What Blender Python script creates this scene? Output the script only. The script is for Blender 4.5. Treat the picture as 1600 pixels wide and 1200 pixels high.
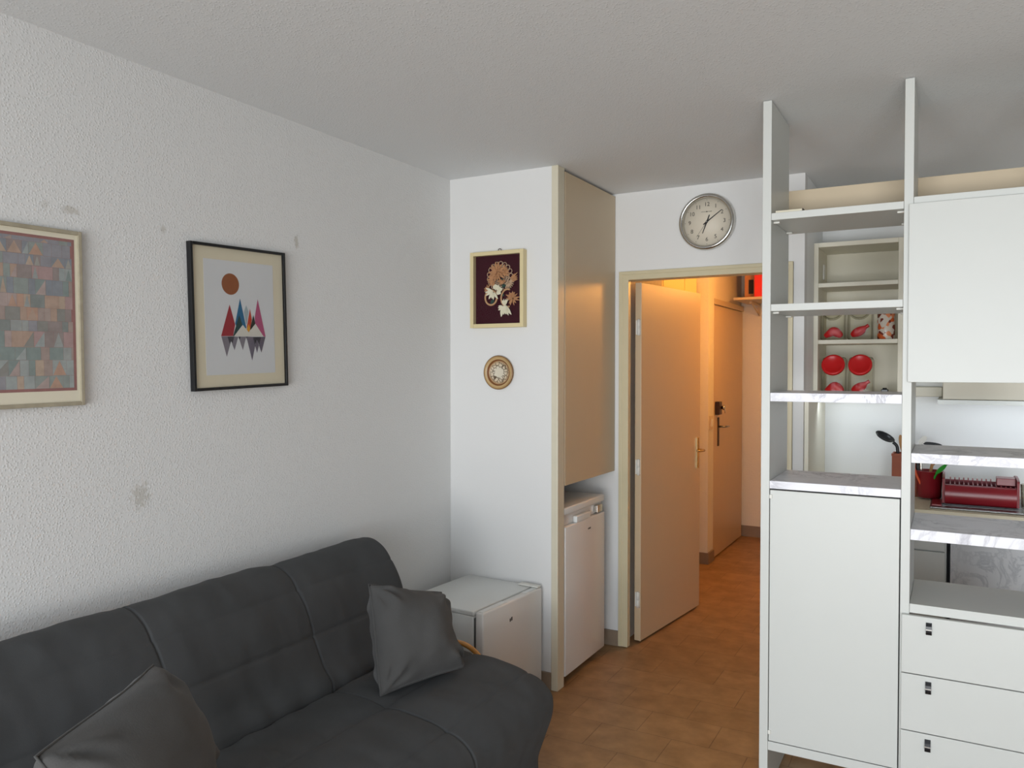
import bpy, bmesh, math, random
from mathutils import Vector, Matrix, noise

random.seed(11)
SC = bpy.context.scene
for o in list(bpy.data.objects):
    bpy.data.objects.remove(o)
COL = SC.collection
PI = math.pi

# ---------------------------------------------------------------- camera, light, exposure
cam_data = bpy.data.cameras.new('camera')
cam_data.sensor_width = 36.0
cam_data.lens = 1234.03 / 1600 * 36.0
cam_data.clip_start = 0.05
cam = bpy.data.objects.new('camera', cam_data)
COL.objects.link(cam)
cam.location = (0, 0, 1.5479)
cam.rotation_euler = (math.radians(90 - 1.2121), 0, math.radians(29.1444))
SC.camera = cam

SC.view_settings.view_transform = 'Standard'
SC.view_settings.look = 'None'
SC.view_settings.gamma = 1.0
SC.view_settings.use_curve_mapping = False
SC.view_settings.exposure = 0.0

world = bpy.data.worlds.new('sky')
SC.world = world
world.use_nodes = True
wn = world.node_tree.nodes
wn['Background'].inputs[0].default_value = (0.72, 0.86, 1.0, 1)
wn['Background'].inputs[1].default_value = 0.6


def area(name, loc, rot, sx, sy, power, color):
    d = bpy.data.lights.new(name, 'AREA')
    d.shape = 'RECTANGLE'
    d.size, d.size_y = sx, sy
    d.energy = power
    d.color = color
    o = bpy.data.objects.new(name, d)
    COL.objects.link(o)
    o.location = loc
    o.rotation_euler = rot
    return o


# daylight through the wide balcony opening behind the camera: bright sky low over the far side,
# a softer share of sky close to the opening, and warm light thrown up from the sunlit ground
area('far_sky', (0.6, -12.0, 4.4), (math.radians(84), 0, 0), 9.0, 6.4, 1080, (0.80, 0.90, 1.0))
area('near_sky', (0.2, -2.56, 1.3), (math.radians(90), 0, 0), 3.9, 2.2, 50, (0.86, 0.93, 1.0))
area('ground_bounce', (0.4, -6.0, 0.1), (math.radians(90 + 22), 0, 0), 6.0, 1.6, 430, (0.95, 0.955, 0.94))

# the warm lamp on the ceiling of the hall
hl = bpy.data.lights.new('hall_lamp_light', 'POINT')
hl.energy = 22
hl.color = (1.0, 0.41, 0.075)
hl.shadow_soft_size = 0.07
hlo = bpy.data.objects.new('hall_lamp_light', hl)
COL.objects.link(hlo)
hlo.location = (-0.86, 5.7, 2.22)

# ---------------------------------------------------------------- measured places
XL, YC, XP, YB = -2.241, 3.373, -1.629, 4.094
YF, YR = 2.919, 3.266
X1, X1B, X2, X2B = -0.600, -0.570, -0.145, -0.117
XK = -0.639            # wall beside the kitchen recess
YK = 4.70              # back wall of the kitchen recess
H = 2.5
YW = -2.4              # window wall
XR = 3.4


# ---------------------------------------------------------------- materials
def lin(c):
    c /= 255.0
    return c / 12.92 if c <= 0.04045 else ((c + 0.055) / 1.055) ** 2.4


def rgb(r, g, b):
    return (lin(r), lin(g), lin(b), 1)


def mat(name, col, rough=0.5, metal=0.0, spec=0.5, var=0.0, vscale=6.0, bump=0.0, bscale=60.0,
        bdist=0.004, sheen=0.0, trans=0.0, coat=0.0):
    m = bpy.data.materials.new(name)
    m.use_nodes = True
    nt = m.node_tree
    b = nt.nodes['Principled BSDF']
    b.inputs['Base Color'].default_value = col
    b.inputs['Roughness'].default_value = rough
    b.inputs['Metallic'].default_value = metal
    b.inputs['Specular IOR Level'].default_value = spec
    if sheen:
        b.inputs['Sheen Weight'].default_value = sheen
        b.inputs['Sheen Roughness'].default_value = 0.5
    if trans:
        b.inputs['Transmission Weight'].default_value = trans
    if coat:
        b.inputs['Coat Weight'].default_value = coat
    tc = nt.nodes.new('ShaderNodeTexCoord')
    if var:
        n = nt.nodes.new('ShaderNodeTexNoise')
        n.inputs['Scale'].default_value = vscale
        n.inputs['Detail'].default_value = 4
        nt.links.new(tc.outputs['Object'], n.inputs['Vector'])
        mx = nt.nodes.new('ShaderNodeMix')
        mx.data_type = 'RGBA'
        mx.inputs[6].default_value = tuple(c * (1 - var) for c in col[:3]) + (1,)
        mx.inputs[7].default_value = tuple(min(1, c * (1 + var)) for c in col[:3]) + (1,)
        nt.links.new(n.outputs['Fac'], mx.inputs[0])
        nt.links.new(mx.outputs[2], b.inputs['Base Color'])
    if bump:
        n2 = nt.nodes.new('ShaderNodeTexNoise')
        n2.inputs['Scale'].default_value = bscale
        n2.inputs['Detail'].default_value = 3
        nt.links.new(tc.outputs['Object'], n2.inputs['Vector'])
        bp = nt.nodes.new('ShaderNodeBump')
        bp.inputs['Strength'].default_value = bump
        bp.inputs['Distance'].default_value = bdist
        nt.links.new(n2.outputs['Fac'], bp.inputs['Height'])
        nt.links.new(bp.outputs['Normal'], b.inputs['Normal'])
    return m


def stucco(name, col, scale, strength, dist, spots=()):
    """rough rendered wall: little blobs standing out of the plaster; spots = old stains (centre, size)"""
    m = bpy.data.materials.new(name)
    m.use_nodes = True
    nt = m.node_tree
    L = nt.links.new
    b = nt.nodes['Principled BSDF']
    b.inputs['Roughness'].default_value = 0.85
    b.inputs['Specular IOR Level'].default_value = 0.2
    b.inputs['Base Color'].default_value = col
    tc = nt.nodes.new('ShaderNodeTexCoord')
    v1 = nt.nodes.new('ShaderNodeTexVoronoi')
    v1.inputs['Scale'].default_value = scale
    L(tc.outputs['Object'], v1.inputs['Vector'])
    r = nt.nodes.new('ShaderNodeMapRange')
    r.interpolation_type = 'SMOOTHSTEP'
    r.inputs['From Min'].default_value = 0.62
    r.inputs['From Max'].default_value = 0.05
    L(v1.outputs['Distance'], r.inputs['Value'])
    sc_ = nt.nodes.new('ShaderNodeSeparateColor')
    L(v1.outputs['Color'], sc_.inputs[0])
    pw = nt.nodes.new('ShaderNodeMath')
    pw.operation = 'POWER'
    L(sc_.outputs[0], pw.inputs[0])
    pw.inputs[1].default_value = 1.1
    hm = nt.nodes.new('ShaderNodeMath')
    hm.operation = 'MULTIPLY'
    L(r.outputs['Result'], hm.inputs[0])
    L(pw.outputs[0], hm.inputs[1])
    bp = nt.nodes.new('ShaderNodeBump')
    bp.inputs['Strength'].default_value = strength
    bp.inputs['Distance'].default_value = dist
    L(hm.outputs[0], bp.inputs['Height'])
    L(bp.outputs['Normal'], b.inputs['Normal'])
    prev = None
    if spots:
        n2 = nt.nodes.new('ShaderNodeTexNoise')
        n2.inputs['Scale'].default_value = 70
        n2.inputs['Detail'].default_value = 3
        L(tc.outputs['Object'], n2.inputs['Vector'])
    for (c, s, amt) in spots:
        mp = nt.nodes.new('ShaderNodeMapping')
        mp.vector_type = 'POINT'
        mp.inputs['Location'].default_value = tuple(-ci / si for ci, si in zip(c, s))
        mp.inputs['Scale'].default_value = tuple(1 / si for si in s)
        L(tc.outputs['Object'], mp.inputs['Vector'])
        ln = nt.nodes.new('ShaderNodeVectorMath')
        ln.operation = 'LENGTH'
        L(mp.outputs['Vector'], ln.inputs[0])
        ad = nt.nodes.new('ShaderNodeMath')
        ad.operation = 'ADD'
        L(ln.outputs['Value'], ad.inputs[0])
        ns = nt.nodes.new('ShaderNodeMath')
        ns.operation = 'MULTIPLY_ADD'
        L(n2.outputs['Fac'], ns.inputs[0])
        ns.inputs[1].default_value = 2.4
        ns.inputs[2].default_value = -1.2
        L(ns.outputs[0], ad.inputs[1])
        mr = nt.nodes.new('ShaderNodeMapRange')
        mr.inputs['From Min'].default_value = 1.1
        mr.inputs['From Max'].default_value = 0.5
        mr.inputs['To Max'].default_value = amt
        L(ad.outputs[0], mr.inputs['Value'])
        mx = nt.nodes.new('ShaderNodeMix')
        mx.data_type = 'RGBA'
        L(mr.outputs['Result'], mx.inputs[0])
        if prev is None:
            mx.inputs[6].default_value = col
        else:
            L(prev, mx.inputs[6])
        mx.inputs[7].default_value = rgb(150, 138, 112)
        prev = mx.outputs[2]
    if prev is not None:
        L(prev, b.inputs['Base Color'])
    return m


def floor_tiles():
    m = bpy.data.materials.new('floor_tile')
    m.use_nodes = True
    nt = m.node_tree
    L = nt.links.new
    b = nt.nodes['Principled BSDF']
    b.inputs['Roughness'].default_value = 0.42
    tc = nt.nodes.new('ShaderNodeTexCoord')
    mp = nt.nodes.new('ShaderNodeMapping')
    mp.inputs['Location'].default_value = (1.16, -2.95, 0)
    L(tc.outputs['Object'], mp.inputs['Vector'])
    br = nt.nodes.new('ShaderNodeTexBrick')
    br.inputs['Scale'].default_value = 1.0
    br.inputs['Brick Width'].default_value = 0.31
    br.inputs['Row Height'].default_value = 0.216
    br.inputs['Mortar Size'].default_value = 0.0022
    br.inputs['Mortar Smooth'].default_value = 0.4
    br.inputs['Bias'].default_value = 0.0
    br.offset = 0.5
    br.inputs['Color1'].default_value = rgb(168, 134, 95)
    br.inputs['Color2'].default_value = rgb(158, 124, 86)
    br.inputs['Mortar'].default_value = rgb(136, 105, 73)
    L(mp.outputs['Vector'], br.inputs['Vector'])
    n = nt.nodes.new('ShaderNodeTexNoise')
    n.inputs['Scale'].default_value = 9
    n.inputs['Detail'].default_value = 5
    n.inputs['Roughness'].default_value = 0.6
    L(tc.outputs['Object'], n.inputs['Vector'])
    cr = nt.nodes.new('ShaderNodeValToRGB')
    cr.color_ramp.elements[0].position = 0.34
    cr.color_ramp.elements[0].color = (0.66, 0.60, 0.55, 1)
    cr.color_ramp.elements[1].position = 0.66
    cr.color_ramp.elements[1].color = (1.08, 1.04, 1.0, 1)
    L(n.outputs['Fac'], cr.inputs['Fac'])
    mx = nt.nodes.new('ShaderNodeMix')
    mx.data_type = 'RGBA'
    mx.blend_type = 'MULTIPLY'
    mx.inputs[0].default_value = 0.8
    L(br.outputs['Color'], mx.inputs[6])
    L(cr.outputs['Color'], mx.inputs[7])
    L(mx.outputs[2], b.inputs['Base Color'])
    bp = nt.nodes.new('ShaderNodeBump')
    bp.invert = True
    bp.inputs['Strength'].default_value = 0.5
    bp.inputs['Distance'].default_value = 0.002
    L(br.outputs['Fac'], bp.inputs['Height'])
    L(bp.outputs['Normal'], b.inputs['Normal'])
    return m


def marble(name, base, vein):
    m = bpy.data.materials.new(name)
    m.use_nodes = True
    nt = m.node_tree
    L = nt.links.new
    b = nt.nodes['Principled BSDF']
    b.inputs['Roughness'].default_value = 0.35
    tc = nt.nodes.new('ShaderNodeTexCoord')
    n0 = nt.nodes.new('ShaderNodeTexNoise')
    n0.inputs['Scale'].default_value = 7
    n0.inputs['Detail'].default_value = 6
    n0.inputs['Roughness'].default_value = 0.65
    n0.inputs['Distortion'].default_value = 1.2
    L(tc.outputs['Object'], n0.inputs['Vector'])
    cr = nt.nodes.new('ShaderNodeValToRGB')
    e = cr.color_ramp.elements
    e[0].position = 0.455
    e[0].color = base
    e[1].position = 0.56
    e[1].color = base
    k = cr.color_ramp.elements.new(0.5)
    k.color = vein
    L(n0.outputs['Fac'], cr.inputs['Fac'])
    n1 = nt.nodes.new('ShaderNodeTexNoise')
    n1.inputs['Scale'].default_value = 4
    L(tc.outputs['Object'], n1.inputs['Vector'])
    mr = nt.nodes.new('ShaderNodeMapRange')
    mr.inputs['From Min'].default_value = 0.40
    mr.inputs['From Max'].default_value = 0.62
    L(n1.outputs['Fac'], mr.inputs['Value'])
    mx = nt.nodes.new('ShaderNodeMix')
    mx.data_type = 'RGBA'
    mx.inputs[6].default_value = base
    L(mr.outputs['Result'], mx.inputs[0])
    L(cr.outputs['Color'], mx.inputs[7])
    L(mx.outputs[2], b.inputs['Base Color'])
    return m


def glass_mat(name, tint=(0.96, 0.97, 0.95, 1), edge=None):
    m = bpy.data.materials.new(name)
    m.use_nodes = True
    nt = m.node_tree
    nt.nodes.remove(nt.nodes['Principled BSDF'])
    out = nt.nodes['Material Output']
    t = nt.nodes.new('ShaderNodeBsdfTransparent')
    t.inputs['Color'].default_value = tint
    g = nt.nodes.new('ShaderNodeBsdfGlossy')
    g.inputs['Roughness'].default_value = 0.06
    lw = nt.nodes.new('ShaderNodeLayerWeight')
    lw.inputs['Blend'].default_value = 0.5
    pw = nt.nodes.new('ShaderNodeMath')
    pw.operation = 'POWER'
    nt.links.new(lw.outputs['Facing'], pw.inputs[0])
    pw.inputs[1].default_value = 5.0
    f = nt.nodes.new('ShaderNodeMath')
    f.operation = 'MULTIPLY_ADD'
    nt.links.new(pw.outputs[0], f.inputs[0])
    f.inputs[1].default_value = 0.9
    f.inputs[2].default_value = 0.010
    if edge:
        # thicker glass seen along its walls
        ec = nt.nodes.new('ShaderNodeMix')
        ec.data_type = 'RGBA'
        p3 = nt.nodes.new('ShaderNodeMath')
        p3.operation = 'POWER'
        nt.links.new(lw.outputs['Facing'], p3.inputs[0])
        p3.inputs[1].default_value = 2.2
        nt.links.new(p3.outputs[0], ec.inputs[0])
        ec.inputs[6].default_value = tint
        ec.inputs[7].default_value = edge
        nt.links.new(ec.outputs[2], t.inputs['Color'])
    mx = nt.nodes.new('ShaderNodeMixShader')
    nt.links.new(f.outputs[0], mx.inputs[0])
    nt.links.new(t.outputs[0], mx.inputs[1])
    nt.links.new(g.outputs[0], mx.inputs[2])
    nt.links.new(mx.outputs[0], out.inputs['Surface'])
    return m


WHITE = rgb(226, 225, 221)
M = {}
M['stucco'] = stucco('rough_plaster', rgb(226, 226, 225), 135, 0.5, 0.0028, spots=[
    ((XL, 1.39, 2.005), (0.05, 0.035, 0.012), 0.34), ((XL, 1.313, 2.006), (0.05, 0.014, 0.012), 0.2),
    ((XL, 1.696, 1.997), (0.05, 0.010, 0.014), 0.3), ((XL, 2.292, 2.038), (0.05, 0.012, 0.03), 0.38),
    ((XL, 1.605, 1.142), (0.05, 0.035, 0.042), 0.33)])
M['ceiling'] = stucco('stippled_ceiling', rgb(229, 231, 232), 140, 0.4, 0.0026)
M['plain_wall'] = mat('painted_wall', rgb(228, 227, 225), 0.7, spec=0.25, bump=0.15, bscale=140, bdist=0.002)
M['hall_wall'] = stucco('hall_plaster', rgb(226, 220, 208), 60, 0.35, 0.004)
M['kitchen_wall'] = mat('kitchen_wall_paint', rgb(238, 239, 238), 0.5, spec=0.35)
M['floor'] = floor_tiles()
M['skirting'] = mat('skirting_tile', rgb(140, 122, 104), 0.5, var=0.15, vscale=25)
M['beige_paint'] = mat('beige_gloss_paint', rgb(207, 195, 162), 0.35, var=0.04, vscale=14, bump=0.05, bscale=40)
M['post_paint'] = mat('beige_post_paint', rgb(214, 206, 184), 0.4, var=0.04, vscale=18, bump=0.05, bscale=40)
M['cupboard_paint'] = mat('cream_cupboard_paint', rgb(200, 181, 152), 0.42, var=0.02, vscale=8)
M['leaf_paint'] = mat('cream_door_paint', rgb(202, 178, 146), 0.4, var=0.02, vscale=9)
M['yellow_panel'] = mat('hall_cupboard_panel', rgb(236, 220, 170), 0.45)
M['unit_white'] = mat('white_laminate', rgb(204, 205, 200), 0.38, var=0.015, vscale=7)
M['marble'] = marble('white_marble_laminate', rgb(232, 231, 236), rgb(178, 176, 184))
M['marble_front'] = marble('grey_marble_laminate', rgb(205, 206, 208), rgb(176, 178, 182))
M['black_plastic'] = mat('black_plastic', rgb(18, 19, 24), 0.3)
M['chrome'] = mat('chrome', rgb(205, 203, 198), 0.18, metal=1.0)
M['steel'] = mat('brushed_steel', rgb(150, 150, 150), 0.28, metal=1.0, bump=0.05, bscale=200)
M['gold_metal'] = mat('brass_metal', rgb(214, 190, 140), 0.25, metal=1.0)
M['dark_metal'] = mat('dark_bronze', rgb(70, 48, 34), 0.4, metal=0.6)
M['fabric'] = mat('grey_microfibre', rgb(73, 74, 75), 0.95, spec=0.08, var=0.16, vscale=5, bump=0.25, bscale=420, bdist=0.0015, sheen=0.06)
M['cushion'] = mat('grey_velour', rgb(82, 81, 80), 0.95, spec=0.08, var=0.18, vscale=8, bump=0.3, bscale=260, bdist=0.002, sheen=0.1)
M['appliance'] = mat('white_enamel', rgb(224, 225, 222), 0.3, var=0.01)
M['appliance_door'] = mat('white_enamel_door', rgb(226, 222, 217), 0.24)
M['gasket'] = mat('grey_gasket', rgb(90, 90, 88), 0.7)
M['logo'] = mat('logo_grey', rgb(70, 66, 64), 0.4)
M['rattan'] = mat('varnished_cane', rgb(206, 142, 66), 0.28, var=0.15, vscale=30, coat=0.4)
M['black_frame'] = mat('black_frame_lacquer', rgb(16, 17, 20), 0.3)
M['mat_cream'] = mat('cream_mount_board', rgb(230, 221, 196), 0.8)
M['paper'] = mat('print_paper', rgb(224, 226, 228), 0.7)
M['poster_frame'] = mat('worn_beige_frame', rgb(168, 159, 138), 0.6, var=0.25, vscale=35)
M['poster_paper'] = mat('ivory_paper', rgb(226, 219, 198), 0.8)
M['cream_frame'] = mat('cream_frame_paint', rgb(221, 204, 158), 0.42, var=0.03)
M['burgundy'] = mat('burgundy_velvet', rgb(62, 22, 32), 0.9, spec=0.1, bump=0.2, bscale=300, bdist=0.001)
M['straw'] = mat('dried_straw', rgb(186, 134, 92), 0.8, var=0.3, vscale=60)
M['straw_pale'] = mat('pale_dried_petal', rgb(232, 224, 196), 0.7, var=0.08, vscale=60)
M['lace'] = mat('lace_straw', rgb(200, 170, 140), 0.8, var=0.25, vscale=120)
M['green_leaf'] = mat('dark_green_leaf', rgb(30, 66, 56), 0.7)
M['clock_face'] = mat('clock_face_cream', rgb(222, 212, 194), 0.5)
M['ink'] = mat('clock_ink', rgb(60, 54, 48), 0.6)
M['hand_black'] = mat('clock_hand_black', rgb(14, 13, 13), 0.4)
M['red_plastic'] = mat('red_plastic_lid', rgb(205, 18, 22), 0.3)
M['glass'] = glass_mat('jar_glass', (0.95, 0.945, 0.915, 1), (0.40, 0.37, 0.29, 1))
M['clear'] = glass_mat('clear_glass', (0.97, 0.97, 0.97, 1))
M['frost'] = mat('frosted_film', rgb(205, 196, 190), 0.5, trans=0.75)
M['maroon'] = mat('dark_red_plastic', rgb(132, 26, 36), 0.3, var=0.08, vscale=30)
M['terracotta'] = mat('red_brown_wood', rgb(158, 84, 56), 0.6, var=0.15, vscale=20)
M['wood'] = mat('utensil_wood', rgb(176, 128, 80), 0.6, var=0.15, vscale=25)
M['dark_wood'] = mat('dark_utensil_wood', rgb(120, 78, 48), 0.6)
M['green_plastic'] = mat('green_plastic', rgb(44, 160, 52), 0.35)
M['orange_plastic'] = mat('orange_plastic', rgb(224, 92, 52), 0.4)
M['white_plastic'] = mat('white_plastic', rgb(226, 224, 216), 0.4)
M['worktop'] = mat('beige_worktop', rgb(200, 190, 164), 0.4, var=0.05, vscale=30)
M['cabinet_cream'] = mat('cream_cabinet_paint', rgb(238, 233, 216), 0.6, spec=0.3)
M['hood'] = mat('cream_hood_enamel', rgb(222, 216, 196), 0.35)
M['hood_lip'] = mat('grey_hood_lip', rgb(170, 172, 168), 0.35, metal=0.3)
M['red_box'] = mat('red_box_card', rgb(222, 32, 22), 0.4)
M['brown_box'] = mat('brown_box_card', rgb(190, 130, 84), 0.7, var=0.1)
M['dark_void'] = mat('dark_box_card', rgb(40, 30, 26), 0.8)
M['booklet'] = mat('booklet_paper', rgb(216, 208, 186), 0.7)
M['booklet_dark'] = mat('booklet_spine', rgb(60, 50, 40), 0.7)
M['switch'] = mat('ivory_switch', rgb(206, 184, 150), 0.4)


def tin_mat():
    m = bpy.data.materials.new('floral_tin_print')
    m.use_nodes = True
    nt = m.node_tree
    L = nt.links.new
    b = nt.nodes['Principled BSDF']
    b.inputs['Roughness'].default_value = 0.25
    tc = nt.nodes.new('ShaderNodeTexCoord')
    v = nt.nodes.new('ShaderNodeTexVoronoi')
    v.inputs['Scale'].default_value = 48
    L(tc.outputs['Object'], v.inputs['Vector'])
    cr = nt.nodes.new('ShaderNodeValToRGB')
    cr.color_ramp.interpolation = 'CONSTANT'
    e = cr.color_ramp.elements
    e[0].position = 0
    e[0].color = rgb(216, 204, 190)
    e[1].position = 0.42
    e[1].color = rgb(206, 92, 44)
    k = e.new(0.6)
    k.color = rgb(226, 140, 96)
    k = e.new(0.78)
    k.color = rgb(120, 52, 40)
    sp = nt.nodes.new('ShaderNodeSeparateColor')
    L(v.outputs['Color'], sp.inputs[0])
    L(sp.outputs[0], cr.inputs['Fac'])
    L(cr.outputs['Color'], b.inputs['Base Color'])
    return m


M['tin'] = tin_mat()


def plate_mat():
    m = bpy.data.materials.new('carved_plate_glaze')
    m.use_nodes = True
    nt = m.node_tree
    L = nt.links.new
    b = nt.nodes['Principled BSDF']
    b.inputs['Roughness'].default_value = 0.4
    tc = nt.nodes.new('ShaderNodeTexCoord')
    ln = nt.nodes.new('ShaderNodeVectorMath')
    ln.operation = 'LENGTH'
    L(tc.outputs['Object'], ln.inputs[0])
    dv = nt.nodes.new('ShaderNodeMath')
    dv.operation = 'DIVIDE'
    L(ln.outputs['Value'], dv.inputs[0])
    dv.inputs[1].default_value = 0.084
    cr = nt.nodes.new('ShaderNodeValToRGB')
    e = cr.color_ramp.elements
    e[0].position = 0.0
    e[0].color = rgb(216, 206, 186)
    e[1].position = 1.0
    e[1].color = rgb(128, 92, 52)
    for p, c in ((0.34, rgb(216, 206, 186)), (0.55, rgb(204, 184, 154)), (0.68, rgb(176, 138, 96)), (0.72, rgb(120, 66, 30)),
                 (0.78, rgb(132, 88, 48)), (0.82, rgb(196, 166, 118)), (0.93, rgb(184, 150, 100))):
        k = e.new(p)
        k.color = c
    L(dv.outputs[0], cr.inputs['Fac'])
    v = nt.nodes.new('ShaderNodeTexVoronoi')
    v.feature = 'DISTANCE_TO_EDGE'
    v.inputs['Scale'].default_value = 62
    L(tc.outputs['Object'], v.inputs['Vector'])
    r1 = nt.nodes.new('ShaderNodeMapRange')
    r1.inputs['From Min'].default_value = 0.14
    r1.inputs['From Max'].default_value = 0.04
    L(v.outputs['Distance'], r1.inputs['Value'])
    r2 = nt.nodes.new('ShaderNodeMapRange')
    r2.inputs['From Min'].default_value = 0.27
    r2.inputs['From Max'].default_value = 0.33
    L(dv.outputs[0], r2.inputs['Value'])
    r3 = nt.nodes.new('ShaderNodeMapRange')
    r3.inputs['From Min'].default_value = 0.66
    r3.inputs['From Max'].default_value = 0.60
    L(dv.outputs[0], r3.inputs['Value'])
    m1 = nt.nodes.new('ShaderNodeMath')
    m1.operation = 'MULTIPLY'
    L(r1.outputs[0], m1.inputs[0])
    L(r2.outputs[0], m1.inputs[1])
    m2 = nt.nodes.new('ShaderNodeMath')
    m2.operation = 'MULTIPLY'
    L(m1.outputs[0], m2.inputs[0])
    L(r3.outputs[0], m2.inputs[1])
    mx = nt.nodes.new('ShaderNodeMix')
    mx.data_type = 'RGBA'
    L(m2.outputs[0], mx.inputs[0])
    L(cr.outputs['Color'], mx.inputs[6])
    mx.inputs[7].default_value = rgb(96, 76, 54)
    L(mx.outputs[2], b.inputs['Base Color'])
    return m


M['plate'] = plate_mat()


# ---------------------------------------------------------------- mesh helpers
class MB:
    """collects shapes of one part into one mesh"""

    def __init__(self):
        self.bm = bmesh.new()
        self.mi = 0

    def _mark(self, faces, smooth=False):
        for f in faces:
            f.material_index = self.mi
            f.smooth = smooth

    def box(self, x0, x1, y0, y1, z0, z1, bev=0.0, seg=2, mtx=None):
        t = bmesh.new()
        bmesh.ops.create_cube(t, size=1)
        for v in t.verts:
            v.co = Vector((x0 + (v.co.x + .5) * (x1 - x0), y0 + (v.co.y + .5) * (y1 - y0), z0 + (v.co.z + .5) * (z1 - z0)))
        if bev:
            bmesh.ops.bevel(t, geom=t.edges[:], offset=bev, segments=seg, affect='EDGES', profile=0.5)
        self.merge(t, mtx, bool(bev) and seg > 2)
        return self

    def merge(self, t, mtx=None, smooth=False):
        bmesh.ops.recalc_face_normals(t, faces=t.faces[:])
        vm = {}
        for v in t.verts:
            vm[v] = self.bm.verts.new(mtx @ v.co if mtx else v.co)
        for f in t.faces:
            try:
                nf = self.bm.faces.new([vm[v] for v in f.verts])
            except ValueError:
                continue
            nf.material_index = self.mi
            nf.smooth = smooth
        t.free()

    def poly(self, pts):
        vs = [self.bm.verts.new(p) for p in pts]
        f = self.bm.faces.new(vs)
        f.material_index = self.mi
        return f

    def prism(self, pts, d, smooth=False):
        """closed outline (3-D points) pushed along vector d"""
        t = bmesh.new()
        d = Vector(d)
        a = [t.verts.new(p) for p in pts]
        b = [t.verts.new(Vector(p) + d) for p in pts]
        t.faces.new(a)
        t.faces.new(b[::-1])
        n = len(pts)
        for i in range(n):
            t.faces.new((a[i], a[(i + 1) % n], b[(i + 1) % n], b[i]))
        self.merge(t, None, smooth)
        return self

    def tube(self, pts, r, seg=10, closed=False):
        pts = [Vector(p) for p in pts]
        n = len(pts)
        rs = r if isinstance(r, (list, tuple)) else [r] * n
        t = bmesh.new()
        rings = []
        prev = None
        for i in range(n):
            if closed:
                tg = pts[(i + 1) % n] - pts[i - 1]
            else:
                tg = pts[min(i + 1, n - 1)] - pts[max(i - 1, 0)]
            tg.normalize()
            if prev is None:
                up = Vector((0, 0, 1)) if abs(tg.z) < 0.9 else Vector((1, 0, 0))
            else:
                up = prev
            s = tg.cross(up).normalized()
            u = s.cross(tg).normalized()
            prev = u
            rings.append([t.verts.new(pts[i] + (s * math.cos(k * 2 * PI / seg) + u * math.sin(k * 2 * PI / seg)) * rs[i]) for k in range(seg)])
        m = n if closed else n - 1
        for i in range(m):
            a, b = rings[i], rings[(i + 1) % n]
            for k in range(seg):
                t.faces.new((a[k], a[(k + 1) % seg], b[(k + 1) % seg], b[k]))
        if not closed:
            t.faces.new(rings[0][::-1])
            t.faces.new(rings[-1])
        self.merge(t, None, True)
        return self

    def lathe(self, prof, c=(0, 0, 0), axis='z', seg=40, mtx=None, cap=True):
        """prof: list of (radius, height)"""
        t = bmesh.new()
        c = Vector(c)

        def P(r, h, a):
            x, y = r * math.cos(a), r * math.sin(a)
            if axis == 'z':
                return c + Vector((x, y, h))
            if axis == 'y':
                return c + Vector((x, h, y))
            return c + Vector((h, x, y))
        rings = []
        for (r, h) in prof:
            if r < 1e-6:
                rings.append([t.verts.new(P(0, h, 0))])
            else:
                rings.append([t.verts.new(P(r, h, k * 2 * PI / seg)) for k in range(seg)])
        for a, b in zip(rings, rings[1:]):
            for k in range(seg):
                k2 = (k + 1) % seg
                if len(a) == 1 and len(b) > 1:
                    t.faces.new((a[0], b[k2], b[k]))
                elif len(b) == 1 and len(a) > 1:
                    t.faces.new((a[k], a[k2], b[0]))
                elif len(a) > 1:
                    t.faces.new((a[k], a[k2], b[k2], b[k]))
        if cap:
            for rg in (rings[0], rings[-1]):
                if len(rg) > 1:
                    try:
                        t.faces.new(rg)
                    except ValueError:
                        pass
        self.merge(t, mtx, True)
        return self

    def build(self, name, mats, parent=None, loc=None, smooth_angle=None):
        me = bpy.data.meshes.new(name)
        self.bm.to_mesh(me)
        self.bm.free()
        for m in (mats if isinstance(mats, (list, tuple)) else [mats]):
            me.materials.append(m)
        o = bpy.data.objects.new(name, me)
        COL.objects.link(o)
        if parent is not None:
            o.parent = parent
        if loc is not None:
            o.location = loc
        if smooth_angle is not None:
            for p in me.polygons:
                p.use_smooth = True
            me.set_sharp_from_angle(angle=math.radians(smooth_angle))
        return o


def tag(o, label=None, cat=None, group=None, kind=None):
    if label:
        o['label'] = label
    if cat:
        o['category'] = cat
    if group:
        o['group'] = group
    if kind:
        o['kind'] = kind
    return o


def empty(name, loc=(0, 0, 0), rot=(0, 0, 0)):
    o = bpy.data.objects.new(name, None)
    o.empty_display_size = 0.05
    COL.objects.link(o)
    o.location = loc
    o.rotation_euler = rot
    return o


def box_obj(name, b, m, parent=None, bev=0.0, seg=2):
    mb = MB()
    mb.box(*b, bev=bev, seg=seg)
    return mb.build(name, m, parent)


def text_mesh(body, size, m, name, parent, mtx, extrude=0.0004):
    cu = bpy.data.curves.new('lettering', 'FONT')
    cu.body = body
    cu.size = size
    cu.align_x = 'CENTER'
    cu.align_y = 'CENTER'
    cu.extrude = extrude
    tmp = bpy.data.objects.new('lettering', cu)
    COL.objects.link(tmp)
    dg = bpy.context.evaluated_depsgraph_get()
    me = bpy.data.meshes.new_from_object(tmp.evaluated_get(dg))
    bpy.data.objects.remove(tmp)
    me.transform(mtx)
    me.materials.clear()
    me.materials.append(m)
    if name is None:
        return me
    o = bpy.data.objects.new(name, me)
    COL.objects.link(o)
    o.parent = parent
    return o


def copy_tree(o, parent=None):
    c = o.copy()
    COL.objects.link(c)
    if parent is not None:
        c.parent = parent
    for ch in list(o.children):
        copy_tree(ch, c)
    return c


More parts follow.
